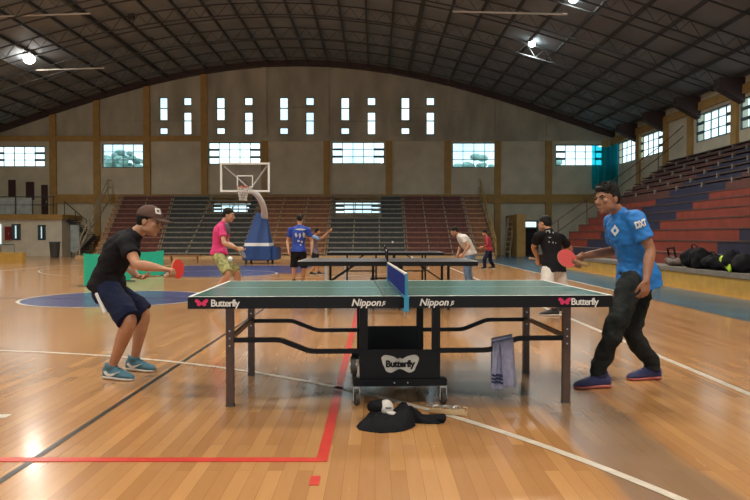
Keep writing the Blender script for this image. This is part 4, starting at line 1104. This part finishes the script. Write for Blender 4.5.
# left player ------------------------------------------------------------
fl = V((.965, -.12, -.22)); fu = V((.22, 0, .97))
JL = dict(head=P(150, 221, 5.5), face=fl, up=fu, neck=P(134.5, 234.5, 5.5), chest=P(121, 249, 5.5), waist=P(109.5, 270, 5.52), pelvis=P(107, 285, 5.56),
          shR=P(125, 242.5, 5.31), shL=P(130, 243, 5.70), elR=P(137, 264.5, 5.14), wrR=P(163, 269.5, 5.17), elL=P(128, 266, 5.90), wrL=P(136.5, 276, 5.70),
          hipR=P(108, 289, 5.46), hipL=P(111, 288.5, 5.66), kneeR=P(129, 321, 5.27), kneeL=P(143, 314, 5.68), ankR=P(113, 367, 5.42), ankL=P(133, 358.5, 5.76),
          heelR=V(((102.5-CX)/F*5.45, 5.45, 0)), heelL=V(((125.5-CX)/F*5.79, 5.79, 0)))
JL['toeR'] = JL['heelR']+V((.93, -.30, 0)); JL['toeL'] = JL['heelL']+V((.95, -.28, 0))
hR = V((-.25, -.85, -.25)).normalized()
pc = P(177.5, 269, 5.22)
dL = V((1, -.05, -.12)).normalized(); JL['wrR'] = pc+hR*.105-dL*.062+V((0, 0, .028))
hkL = {'R': dict(d=dL, n=V((0, -.1, -1)), t=-hR, curl=.95), 'L': dict(d=V((.9, -.3, -.15)), n=V((0, -.3, 1)), t=V((.2, -1, .2)), curl=.5)}
root, L0, shirt = person(JL, 'man in brown cap, black t-shirt and navy shorts crouching at the left table end', 'skin_a', 1.0, .0065, top=('blackcloth', .010), bottom=('navycloth', 1.0, .011),
       shoes=('shoeteal', 'solewhite', True), hair='short', slv=.62, hand_kw=hkL, build_=.95, hem=-.01)
root['label'] = 'man in brown cap, black t-shirt and navy shorts crouching at the left table end'
# cap
f = fl.normalized(); u = (fu-f*fu.dot(f)).normalized(); s = f.cross(u); hc = JL['head']
q = lambda a, b, d: hc+s*a+f*b+u*d-L0
cap = B(); ell(cap, q(0, -.010, .040), f, u, .088, .106, .090, 32, 20)
for v in list(cap.verts):
    if (v.co-q(0, 0, .030)).dot(u) < 0: v.co -= u*(v.co-q(0, 0, .030)).dot(u)
capo = obj('cap', cap, 'brownfelt', root, True)
bm = B(); pt = []; n = 24; R = []
for i in range(n+1):
    a = -1.15+2.3*i/n; R.append((math.sin(a)*.082, math.cos(a)*.078+.018, math.sin(a)*.084, math.cos(a)*.078+.100*math.cos(a)**.7+.025 if math.cos(a) > 0 else 0))
vs = [[bm.verts.new(q(p[0], p[1], .034+h)), bm.verts.new(q(p[2]*.95, p[3], .026-.35*p[0]*p[0]*6+h))] for h in (0, .006) for p in R]
for b_ in (0, n+1):
    for i in range(n): bm.faces.new((vs[b_+i][0], vs[b_+i+1][0], vs[b_+i+1][1], vs[b_+i][1]))
for i in range(n): bm.faces.new((vs[i][1], vs[i+1][1], vs[n+2+i][1], vs[n+1+i][1]))
obj('brim', bm, 'brownfelt', capo, True)
# square badge on the front of the cap, turned to the side seen
bn = (f*.70+s*.42+u*.58).normalized(); bc = q(0, -.010, .040)+f*.106*.70+s*.088*.42+u*.090*.58
ey = (u-bn*u.dot(bn)).normalized(); ex = ey.cross(bn)
obj('cap_badge', poly_prism(B(), [(-.024, -.026), (.024, -.026), (.024, .026), (-.024, .026)], bc, ex, ey, .004), 'whitecloth', capo)
obj('badge_mark', poly_prism(B(), [(-.008, -.010), (.008, -.010), (.008, .010), (-.008, .010)], bc+bn*.004, ex, ey, .001), 'blackcloth', capo)
# white flash on shorts
sc = P(100, 300, 5.36)-L0
bm = B(); loft(bm, [P(96.0, 294, 5.38)-L0, P(100, 302, 5.37)-L0, P(105, 312, 5.35)-L0], [(.014, .010), (.017, .012), (.022, .012)], V((1, 0, 0)), n=8, steps=3); obj('shorts_flash', bm, 'print', root, True)
paddle(pc, hR, V((.97, -.2, .1)), 'redrubber', 'red paddle held edge-on by the man in the brown cap')

# right player -----------------------------------------------------------
ff = V((-.86, -.50, -.10)); fu2 = V((-.05, 0, 1))
JR = dict(head=P(606.5, 198.5, 5.2), face=ff, up=fu2, neck=P(620, 214, 5.25), chest=P(625.5, 230, 5.25), waist=P(634, 257, 5.28), pelvis=P(638, 274, 5.3),
          shL=P(636.5, 218.5, 5.06), shR=P(612, 221, 5.42), elL=P(650.5, 249.5, 5.02), wrL=P(646.5, 280, 4.93), elR=P(615, 251, 5.62), wrR=P(588, 260, 5.42),
          hipL=P(633, 281, 5.2), hipR=P(643, 281, 5.40), kneeL=P(616, 325, 5.03), kneeR=P(632, 331, 5.33), ankL=P(604, 371, 5.12), ankR=P(651, 366, 5.42),
          heelL=V(((611.5-CX)/F*5.12, 5.12, 0)), heelR=V(((662-CX)/F*5.42, 5.42, 0)))
JR['toeL'] = JR['heelL']+V((-1, -.10, 0)); JR['toeR'] = JR['heelR']+V((-1, -.12, 0))
hP = V((.92, .10, -.30)).normalized(); pR = P(567, 258.5, 5.32); dR = V((-.6, -.1, -.8)).normalized(); nR = V((.14, -1, .02)).normalized(); JR['wrR'] = pR+hP*.10-dR*.058-nR*.028
hkR = {'L': dict(d=V((-.10, -.10, -1)), n=V((-.3, .8, 0)), t=V((-1, -.3, 0)), curl=.42), 'R': dict(d=dR, n=nR, t=-hP, curl=.95)}
root, L0, shirt = person(JR, 'man in bright blue jersey and charcoal trousers at the right table end', 'skin_b', 1.0, .0065, top=('bluecloth', .011), bottom=('darkpants', 2, .018),
       shoes=('shoepurple', 'solered', False), hair='spiky', slv=.66, hand_kw=hkR, build_=.98, hem=.065)
paddle(pR, hP, V((-.25, -.80, .45)), 'pinkrubber', 'pinkish red paddle face-on in the hand of the man in bright blue')
# print stuck onto cloth: project shapes onto the shirt surface
from mathutils.bvhtree import BVHTree
def stick(shirt_o, L0, me, origin, look, m, name, parent, off=.004):
    """press a flat mark onto the cloth along the look direction"""
    sm = shirt_o.data; bv = BVHTree.FromPolygons([v.co.copy() for v in sm.vertices], [tuple(p.vertices) for p in sm.polygons])
    look = V(look).normalized()
    bm = B(); bm.from_mesh(me); bmesh.ops.triangulate(bm, faces=bm.faces)
    bmesh.ops.subdivide_edges(bm, edges=bm.edges, cuts=1 if len(bm.verts) > 40 else 4, use_grid_fill=True)
    for v in bm.verts:
        h = bv.ray_cast(v.co-look*.4, look)
        if h[0] is not None and (h[0]-v.co).length < .25: v.co = h[0]-look*off
    return obj(name, bm, m, parent)
def flat_text(s, size, shear=0, off=.0, sp=1): return text_mesh(s, size, 0, shear, off, sp)
lk = V((-.05, 1, .05)).normalized()
o_ = P(642.5, 224, 4.95)-L0
tm = flat_text('DXT', .066, .1, .004, .92); tm.transform(Matrix.Diagonal((.60, 1, 1, 1)))
me = place_mesh(tm, o_, V((.93, 0, .36)), V((-.36, 0, .93))); stick(shirt, L0, me, o_, V((0, 1, 0)), 'print', 'sleeve_lettering', shirt, .006)
_bv = BVHTree.FromPolygons([v.co.copy() for v in shirt.data.vertices], [tuple(p.vertices) for p in shirt.data.polygons])
_o = P(615.5, 230.5, 4.6)-L0; _h = _bv.ray_cast(_o, (P(615.5, 230.5, 5.6)-P(615.5, 230.5, 4.6)).normalized())
_n = _h[1].copy(); _n = (-_n if _n.y > 0 else _n).lerp(V((-.1, -1, .1)), .35).normalized(); _x = V((0, 0, 1)).cross(_n).normalized(); _y = _n.cross(_x)
mk = obj('chest_mark', poly_prism(B(), [(-.033, 0), (0, -.044), (.033, 0), (0, .044)], _h[0]+_n*.010, _x, _y, .002), 'print', shirt)
obj('chest_mark_centre', poly_prism(B(), [(-.010, -.014), (.008, -.012), (.011, .006), (.0, .016), (-.011, .004)], _h[0]+_n*.0125, _x, _y, .001), 'bluecloth', shirt)

# pink shirt -------------------------------------------------------------
def toe(J, a, b):
    J['toeL'] = J['heelL']+V(a); J['toeR'] = J['heelR']+V(b)
JP = dict(head=P(229, 215, 11), face=V((.97, -.1, -.2)), up=V((.2, 0, 1)), neck=P(223.5, 223.5, 11), chest=P(220.5, 232, 11), waist=P(219, 245, 11), pelvis=P(219, 253, 11),
          shR=P(222, 228, 10.80), shL=P(224, 228, 11.19), elR=P(224, 243, 10.68), wrR=P(237, 248, 10.7), elL=P(228, 243, 11.3), wrL=P(238, 250, 11.15),
          hipR=P(218.5, 256, 10.9), hipL=P(220, 256, 11.1), kneeR=P(228, 274, 10.72), kneeL=P(237, 273, 11.05), ankR=P(209, 298, 10.9), ankL=P(237, 299, 11.2),
          heelR=V(((206-CX)/F*10.9, 10.9, 0)), heelL=V(((233-CX)/F*11.2, 11.2, 0)))
toe(JP, (1, -.1, 0), (1, -.1, 0))
hkP = {'R': dict(d=V((.9, -.1, -.4)), n=V((0, .8, -.4)), t=V((.4, 0, 1)), curl=.8), 'L': dict(d=V((1, 0, -.1)), n=V((0, 0, 1)), t=V((0, -1, 0)), curl=.4)}
root, L0, shirt = person(JP, 'player in magenta shirt and patterned yellow-green shorts beyond the table', 'skin_c', .96, .0095, top=('pinkcloth', .006), bottom=('patterned', .95, .008), hair='short', slv=.6, hand_kw=hkP, build_=.95)
bm = B(); loft(bm, [P(226.5, 224.5, 10.82)-L0, P(228, 230, 10.83)-L0, P(226.5, 237, 10.86)-L0], [(.03, .05), (.035, .06), (.02, .05)], V((1, 0, 0)), n=12, steps=3); obj('shirt_panel', bm, 'greycloth', shirt, True)
paddle(P(242.5, 254, 10.68), V((-.6, -.3, .7)), V((.75, -.25, .55)), 'black', 'dark paddle held low by the player in the magenta shirt')
# royal blue back ----------------------------------------------------------
JB = dict(head=P(300, 219.3, 16.2), face=V((.1, 1, -.25)), up=V((0, .2, 1)), neck=P(299.5, 226.5, 16.15), chest=P(299, 233.5, 16.1), waist=P(298.5, 244, 16.1), pelvis=P(298.5, 250.5, 16.1),
          shL=P(291, 229.5, 16.1), shR=P(308, 229.5, 16.1), elL=P(287.5, 241.5, 16.15), elR=P(312, 241.5, 16.15), wrL=P(288.5, 251, 16.0), wrR=P(311.5, 251.5, 16.05),
          hipL=P(294.5, 253, 16.1), hipR=P(302.5, 253, 16.1), kneeL=P(294, 268, 16.1), kneeR=P(304, 268, 16.2), ankL=P(294, 282, 16.2), ankR=P(302, 282, 16.4),
          heelL=V(((294-CX)/F*16.1, 16.1, 0)), heelR=V(((302-CX)/F*16.3, 16.3, 0)))
toe(JB, (-.2, 1, 0), (.2, 1, 0))
root, L0, shirt = person(JB, 'player in royal blue printed jersey and black shorts, seen from behind', 'skin_c', .96, .012, top=('royal', .005), bottom=('blackcloth', .95, .006), hair='short', slv=.6, face=False)
rnd = random.Random(5)
for (px, py, w_, h_) in ((300, 229.5, .28, .045), (295.5, 235, .075, .14), (299.5, 235.5, .07, .15), (303.5, 235, .075, .14), (298, 241, .08, .08), (301.5, 242, .07, .07), (300, 245, .05, .06)):
    pts = []
    for i in range(10):
        a = 2*PI*i/10; r = rnd.uniform(.6, 1.05); pts.append((w_/2*math.cos(a)*r, h_/2*math.sin(a)*r))
    bm = poly_prism(B(), pts, P(px, py, 15.9)-L0, (1, 0, 0), (0, 0, 1), .0001); me = bpy.data.meshes.new('x'); bm.to_mesh(me); bm.free(); stick(shirt, L0, me, None, V((0, 1, 0)), 'print', 'back_print', shirt, .008)
# small player reaching right ----------------------------------------------
JK = dict(head=P(317.5, 231.5, 20), face=V((.9, .2, -.1)), up=V((.1, 0, 1)), neck=P(315, 236.5, 20), chest=P(314, 241.5, 20), waist=P(314.5, 248, 20), pelvis=P(314.5, 253, 20),
          shR=P(316.5, 238.5, 19.85), shL=P(316, 238.5, 20.15), elR=P(323, 237.5, 19.75), wrR=P(329, 231.5, 19.7), elL=P(312, 245, 20.25), wrL=P(318, 249, 20.2),
          hipR=P(313.5, 254.5, 19.9), hipL=P(315.5, 254.5, 20.1), kneeR=P(315.5, 264, 19.85), kneeL=P(318, 264, 20.1), ankR=P(311, 272, 19.9), ankL=P(318, 272, 20.1),
          heelR=V(((309.5-CX)/F*19.9, 19.9, 0)), heelL=V(((317-CX)/F*20.1, 20.1, 0)))
toe(JK, (1, 0, 0), (1, 0, 0))
root, L0, shirt = person(JK, 'small player in dark clothes with pale blue shoulders, one arm reaching up', 'skin_a', .82, .012, top=('greycloth', .004), bottom=('blackcloth', 1.0, .005), hair='short', slv=.6, face=False)
bm = B(); loft(bm, [P(313.5, 236.5, 19.86)-L0, P(316.5, 238, 19.84)-L0, P(319.5, 239, 19.80)-L0], [(.05, .09), (.06, .10), (.05, .06)], V((0, 0, 1)), n=12, steps=3); obj('shoulder_panel', bm, 'jean', shirt, True)
# white shirt man -------------------------------------------------------------
JW = dict(head=P(454, 231.5, 16.5), face=V((-.86, -.2, -.45)), up=V((-.45, 0, .86)), neck=P(459, 236, 16.5), chest=P(464, 240.5, 16.5), waist=P(469, 248, 16.5), pelvis=P(470, 253.5, 16.5),
          shL=P(461.5, 238, 16.3), shR=P(463, 238.5, 16.7), elL=P(469, 246, 16.15), wrL=P(463, 254, 16.1), elR=P(460, 247, 16.85), wrR=P(457.5, 255, 16.7),
          hipL=P(469.5, 256, 16.4), hipR=P(471, 256, 16.6), kneeL=P(466.5, 269, 16.35), kneeR=P(469, 269, 16.65), ankL=P(468, 280, 16.4), ankR=P(471, 280, 16.7),
          heelL=V(((471-CX)/F*16.4, 16.4, 0)), heelR=V(((474-CX)/F*16.7, 16.7, 0)))
toe(JW, (-1, 0, 0), (-1, 0, 0))
person(JW, 'man in white t-shirt and pale blue jeans leaning forward behind the tables', 'skin_a', .96, .012, top=('whitecloth', .005), bottom=('jean', 2, .006), hair='short', slv=.6, face=False, build_=1.15)
# red shirt ------------------------------------------------------------------
JD = dict(head=P(484.5, 233, 23.6), face=V((-.9, -.1, -.3)), up=V((-.2, 0, 1)), neck=P(486.5, 237, 23.6), chest=P(487.5, 240.5, 23.6), waist=P(489, 246, 23.6), pelvis=P(489, 250, 23.6),
          shL=P(487, 238.5, 23.42), shR=P(488, 238.5, 23.78), elL=P(487.5, 245, 23.3), wrL=P(482.5, 247, 23.35), elR=P(486, 245, 23.9), wrR=P(482, 248, 23.8),
          hipL=P(488.5, 252, 23.5), hipR=P(489.5, 252, 23.7), kneeL=P(484.5, 259.5, 23.4), kneeR=P(490.5, 260, 23.7), ankL=P(485, 266.3, 23.5), ankR=P(493.5, 266.3, 23.8),
          heelL=V(((487-CX)/F*23.5, 23.5, 0)), heelR=V(((495.5-CX)/F*23.8, 23.8, 0)))
toe(JD, (-1, 0, 0), (-1, 0, 0))
person(JD, 'distant player in red long-sleeved top and dark trousers near the far right of the bleachers', 'skin_a', .88, .014, top=('redcloth', .005), bottom=('navycloth', 2, .006), hair='short', slv=1.8, face=False)
# black shirt, white shorts ----------------------------------------------------
fk = V((-.62, .75, -.2))
JX = dict(head=P(544.5, 223.5, 9.85), face=fk, up=V((0, .25, 1)), neck=P(548.5, 232, 9.8), chest=P(550.5, 240.5, 9.78), waist=P(552.5, 256, 9.74), pelvis=P(553.5, 266, 9.72),
          shL=P(538.5, 235.5, 9.70), shR=P(561, 238, 9.9), elL=P(533.5, 247, 9.85), wrL=P(538, 259, 9.95), elR=P(570.5, 249, 10.1), wrR=P(562, 256, 10.3),
          hipL=P(548, 270, 9.66), hipR=P(559, 270, 9.78), kneeL=P(545.5, 290, 9.6), kneeR=P(562, 290, 9.85), ankL=P(547, 308, 9.72), ankR=P(561, 306, 10.0),
          heelL=V(((560-CX)/F*9.72, 9.72, 0)), heelR=V(((568-CX)/F*10.05, 10.05, 0)))
JX['ankL'] = P(556, 308, 9.72); JX['ankR'] = P(563, 306, 10.03); JX['kneeL'] = P(547, 289, 9.55)
toe(JX, (-.95, .2, 0), (-.8, .5, 0))
hkX = {'L': dict(d=V((0, .3, -1)), n=V((.7, .6, 0)), t=V((-.6, .8, 0)), curl=.7)}
root, L0, shirt = person(JX, 'player in black printed t-shirt and white bottoms, back turned, behind the right table half', 'skin_a', .97, .009, top=('blackcloth', .006), bottom=('whitecloth', 1.1, .008), shoes=('shoeblack', 'solewhite', False), hair='short', slv=.62, hand_kw=hkX, face=True, hem=.07)
for (px, py, w_, h_) in ((549.5, 231.5, .035, .045), (553.5, 232, .03, .045), (557, 232.8, .028, .04), (552.5, 237.5, .07, .018), (551.5, 242, .03, .03), (555.5, 242.5, .03, .03), (558.5, 243, .02, .025)):
    pts = []
    for i in range(8):
        a = 2*PI*i/8; r = rnd.uniform(.55, 1.05); pts.append((w_/2*math.cos(a)*r, h_/2*math.sin(a)*r))
    bm = poly_prism(B(), pts, P(px, py, 9.5)-L0, (1, 0, 0), (0, 0, 1), .0001); me = bpy.data.meshes.new('x'); bm.to_mesh(me); bm.free(); stick(shirt, L0, me, None, V((0, 1, 0)), 'plate', 'back_print', shirt, .006)
paddle(P(541, 259.5, 10.05), V((-1, 0, .1)), V((0, -1, .2)), 'legbrown', 'dark paddle in the hand of the player in black t-shirt')

# ------------------------------------------------------------------ towel over the stretcher
def loc_tt(x, y, z): return V((.1806+x*math.cos(TH)-y*math.sin(TH), 4.366+x*math.sin(TH)+y*math.cos(TH), z))
tw = empty('towel', loc_tt(.70, LY0, .40), TH); tag(tw, 'lavender grey towel with dark stripes draped over the right stretcher bar', 'towel')
def drape(bm, x0t, x1t, x0b, x1b, yoff, ztop, zbot, n=16, m_=22, seed=0):
    g_ = []
    for i in range(n+1):
        row = []
        for j in range(m_+1):
            f_ = j/m_; a = i/n; x = (x0t+(x1t-x0t)*a)*(1-f_)+(x0b+(x1b-x0b)*a)*f_
            z = ztop(a)+(zbot(a)-ztop(a))*f_; y = yoff*(1 if f_ > .03 else .3)-.012*math.sin(a*9+seed)*min(1, f_*2)*(1 if yoff < 0 else -1)-.006*math.sin(a*23+f_*3)
            row.append(bm.verts.new((x, y, z)))
        g_.append(row)
    for i in range(n):
        for j in range(m_): bm.faces.new((g_[i][j], g_[i+1][j], g_[i+1][j+1], g_[i][j+1]))
    return g_
s3 = F/4.61
tx = lambda px: (px-CX)/s3-(.1806+.70*math.cos(TH)-LY0*math.sin(TH)); tz = lambda py: HC-(py-HY)/s3-.40
bm = B(); g1 = drape(bm, tx(493), tx(513), tx(491), tx(503.5), -.026, lambda a: tz(342-4*a), lambda a: tz(389+2*math.sin(a*3)), seed=0)
o = obj('towel_front', bm, 'towel', tw, True); md = o.modifiers.new('s', 'SOLIDIFY'); md.thickness = .006
bm = B(); drape(bm, tx(500), tx(512.5), tx(503), tx(517), -.040, lambda a: tz(341-4*a), lambda a: tz(387), seed=2, n=10)
o = obj('towel_fold', bm, 'towel', tw, True); md = o.modifiers.new('s', 'SOLIDIFY'); md.thickness = .006
bm = B(); drape(bm, tx(493), tx(513), tx(493), tx(514), .026, lambda a: tz(342-4*a), lambda a: tz(378), seed=1)
o = obj('towel_back', bm, 'towel', tw, True); md = o.modifiers.new('s', 'SOLIDIFY'); md.thickness = .006
bm = B(); drape(bm, tx(493), tx(513), tx(493), tx(513), 0, lambda a: tz(340-4*a), lambda a: tz(343-4*a), m_=2); 
for v in bm.verts: v.co.y = v.co.y*3
bm.free()
bm = B()
for i in range(17):
    a = i/16; x = tx(493)+(tx(513)-tx(493))*a
g_ = []
for i in range(17):
    a = i/16; x = tx(493)+(tx(513)-tx(493))*a; zt = tz(342-4*a)
    g_.append([bm.verts.new((x, -.026*math.cos(PI*j/6), zt+.022*math.sin(PI*j/6))) for j in range(7)])
for i in range(16):
    for j in range(6): bm.faces.new((g_[i][j], g_[i+1][j], g_[i+1][j+1], g_[i][j+1]))
o = obj('towel_top', bm, 'towel', tw, True); md = o.modifiers.new('s', 'SOLIDIFY'); md.thickness = .006
for py in (376, 379.5, 383):
    bm = B(); drape(bm, tx(491.9), tx(504), tx(491.9), tx(504), -.036, lambda a: tz(py-1+1.0*a), lambda a: tz(py+.3+1.0*a), m_=1); 
    o = obj('stripe', bm, 'towelstripe', tw, True); md = o.modifiers.new('s', 'SOLIDIFY'); md.thickness = .008

# ------------------------------------------------------------------ things on the floor
def G(px, py): D = F*HC/(py-HY); return V(((px-CX)/F*D, D, 0))
c = G(400, 428); L0 = c.copy()
out = [(356, 428), (359, 431.5), (368, 433), (380, 434.5), (394, 434), (404, 432.5), (411, 430), (416, 427), (415, 424.5), (427, 425.3), (440, 425.2), (445, 423.5), (443, 421), (434, 421), (424, 420.5), (414, 419.5), (412, 416), (404, 414.5), (396, 417), (386, 416), (374, 416), (366, 419), (362, 424)]
op = [G(*p_) for p_ in out]; cpt = G(392, 425)
bm = B(); NRG = 22; n_ = len(op)*4
dense = []
for i in range(len(op)):
    for t_ in range(4): dense.append(op[i].lerp(op[(i+1) % len(op)], t_/4))
def jh(p_, e_):
    w_ = noise.noise(V((p_.x*9, p_.y*12, 3))); x_ = p_.x-cpt.x
    rid = 1-abs(noise.noise(V((p_.x*13+w_, p_.y*9+w_*2, 1))))*1.3
    hump = .045+.055*math.exp(-((x_-.10)/.07)**2)+.03*math.exp(-((x_+.1)/.08)**2)
    if x_ > .18: hump = .045
    return max(.004, min(1, e_*3.2)**.6*hump*(.55+.55*rid))
mid = bm.verts.new((cpt.x, cpt.y, jh(cpt, 1))); prev = None; last = None
for j in range(1, NRG+1):
    f_ = j/NRG; ring = []
    for d_ in dense:
        # the long sleeve keeps its own spine
        base = cpt if d_.x < G(416, 424).x else V((cpt.x+(d_.x-cpt.x)*.98*min(1, f_*1.0), 0, 0))
        p_ = cpt.lerp(d_, f_)
        if d_.x > G(417, 424).x:
            sp = V((d_.x, G(400, 423).y, 0)); q_ = cpt.lerp(sp, f_) if f_ < .55 else cpt.lerp(sp, .55).lerp(d_, (f_-.55)/.45); p_ = q_
        ring.append(bm.verts.new((p_.x, p_.y, jh(p_, 1-f_) if j < NRG else .001)))
    if prev is None:
        for i in range(len(ring)): bm.faces.new((mid, ring[i], ring[(i+1) % len(ring)]))
    else:
        for i in range(len(ring)): bm.faces.new((prev[i], ring[i], ring[(i+1) % len(ring)], prev[(i+1) % len(ring)]))
    prev = ring
p, p2, p3 = G(408, 422), G(428, 423), G(443, 423)
bmesh.ops.recalc_face_normals(bm, faces=bm.faces)
loft(bm, [p+V((0, 0, .03)), p2+V((0, 0, .024)), p3+V((0, 0, .026))], [(.04, .026), (.032, .022), (.036, .024)], V((0, 1, 0)), n=14, steps=6)
for v in bm.verts:
    if v.co.x > G(416, 424).x: v.co.z += .008*noise.noise(v.co*30)
me = bpy.data.meshes.new('jacket'); bm.to_mesh(me); bm.free()
me.transform(Matrix.Translation(-L0))
for v in me.vertices: v.co.z = max(v.co.z, .002)
tag(link('jacket', me, 'blackcloth', None, True, L0), 'crumpled black jacket with one sleeve stretched right, on the floor below the table', 'jacket')
cp = G(379, 421)+V((0, 0, .075)); t = empty('cap', cp); tag(t, 'small black and white cap lying on top of the crumpled black jacket', 'cap')
fc = V((.5, -.75, .25)); uc = V((.3, .35, .9))
bm = B(); ell(bm, (0, 0, 0), fc, uc, .072, .085, .048, 24, 14)
for v in bm.verts:
    if v.co.z < -.02: v.co.z = -.02
obj('crown', bm, 'blackcloth', t, True)
bm = B(); ell(bm, (.045, -.035, .012), (.8, -.5, .2), uc, .05, .042, .05, 20, 12); obj('white_panel', bm, 'whitecloth', t, True)
bm = B(); ell(bm, (.085, -.072, -.015), (.7, -.7, -.1), (.1, .2, 1), .05, .035, .012, 20, 8); obj('brim', bm, 'whitecloth', t, True)
bm = B(); bar(bm, (.04, -.083, .022), (.075, -.07, .018), .006, .008); obj('cap_mark', bm, 'greycloth', t)
# wooden frame item
p = G(448, 415); t = empty('wooden_score_frame', p, -.12); tag(t, 'small pale wooden frame with wire loops lying on the floor right of the jacket', 'frame')
obj('frame_board', bxs(-.11, .11, -.03, .06, .0, .022, bev=.003), 'tan', t)
obj('front_slat', bar(B(), (-.115, -.034, .03), (.125, -.034, .012), .012, .022), 'tan', t)
obj('top_slat', bar(B(), (-.14, .05, .045), (.06, .06, .03), .02, .012), 'steel', t)
for x in (-.07, -.01, .06):
    bm = B(); tube(bm, [(x+.025*math.cos(a), .01+.02*math.sin(a), .024+.012*(1+math.sin(a))) for a in [2*PI*i/16 for i in range(17)]], .003, 6); obj('wire_loop', bm, 'steel', t)
obj('end_prong', tube(B(), [(.12, -.02, .0), (.125, -.025, .05), (.10, -.02, .055)], .005, 6), 'tan', t)

# bags on the stand step
def bag(px, D, w_, h_, d_, m, lab, seed, extra=None):
    x = XB+.30; c = V((XB+.28+.0, D, .45)); t = None
    bm = B(); rnd = random.Random(seed)
    for i in range(6):
        ell(bm, (rnd.uniform(-.1, .1)*d_*2, (i/5-.5)*w_*.8, h_*.42), (0, 1, 0), (0, 0, 1), d_*.5, w_*.22, h_*rnd.uniform(.36, .5))
    me = remesh(bm, .02, 2, lambda q_, n_: .05*noise.noise(q_*7+V((seed, 0, 0))))
    for v in me.vertices: v.co.z = max(.0, v.co.z)
    me.transform(Matrix.Translation((-.03, 0, 0)))
    o = link('sports_bag', me, m, None, True, c); tag(o, lab, 'bag', 'bags left on the first step of the grandstand')
    obj('bag_strap', tube(B(), [(-.05, -w_*.3, h_*.7), (-.12, -w_*.1, h_*1.02), (-.12, w_*.1, h_*1.02), (-.05, w_*.3, h_*.7)], .014, 8), m, o, True)
    return o
def Dp(px): return (XB+.28)*F/(px-CX)
bag(0, Dp(699), .74, .50, .42, 'blackcloth', 'leftmost black sports bag on the grandstand step', 1)
o = bag(0, Dp(718), .58, .36, .42, 'blackcloth', 'middle black sports bag on the grandstand step', 2)
o = bag(0, Dp(741), .66, .42, .42, 'blackcloth', 'rightmost black sports bag on the grandstand step, with the neon cloth', 3)
nl = V((XB+.06, Dp(738), .47)); bm = B(); loft(bm, [(0, .2, .24), (-.02, 0, .15), (-.02, -.2, .03)], [(.06, .03), (.10, .03), (.05, .02)], (0, 1, 0), n=12, steps=4)
tag(link('neon_cloth', remesh(bm, .015, 1, wrinkle(.02, 12, 12, 12)), 'neon', None, True, nl), 'neon yellow-green cloth on the black bags', 'cloth')
o = bag(0, Dp(676), .62, .22, .3, 'greybag', 'grey-brown bag left of the black bags on the grandstand step', 4)
obj('carry_handle', tube(B(), [(-.05, .2, .15), (-.08, .28, .40), (-.05, .0, .42), (-.05, -.1, .2)], .025, 8), 'blackcloth', o, True)
sl = V((XB-.06, Dp(671), .10)); bm = B(); loft(bm, [(0, 0, .34), (0, 0, .15), (0, 0, .0)], [(.05, .03), (.08, .03), (.11, .035)], (0, 1, 0), n=12, steps=4)
tag(link('hanging_pouch', remesh(bm, .012, 1, wrinkle(.02, 12, 12, 12)), 'greybag', None, True, sl), 'dark pouch hanging over the yellow curb under the grey bag', 'pouch')

# trees seen through the windows
for i, (x, y, h, r) in enumerate(((-19.2, 52, 7.8, 1.9), (7.8, 53, 6.9, 2.0), (14.5, 55, 7.2, 1.8))):
    t = empty('tree', (x, y, 0)); tag(t, ['tree outside, showing in the second high window from the left', 'tree outside, low in the plain window right of centre', 'tree outside, showing in the window at the far right corner'][i], 'tree', 'trees outside the back wall')
    obj('trunk', tube(B(), [(0, 0, 0), (0, 0, h*.7)], [.25, .15], 10), 'legbrown', t)
    bm = B(); rnd = random.Random(i)
    for k in range(110):
        a, b, c_ = rnd.gauss(0, .42), rnd.gauss(0, .3), rnd.gauss(0, .4); q_ = r*rnd.uniform(.08, .2)
        ell(bm, (a*r, b*r, h-r*.9+c_*r), (0, 1, 0), (0, 0, 1), q_*1.3, q_, q_*.8, 8, 6)
    obj('crown', bm, 'leaf', t, True)
# ground outside
struct('ground_outside', bxs(-60, 60, YB+.5, 90, -.3, -.02), 'leaf')
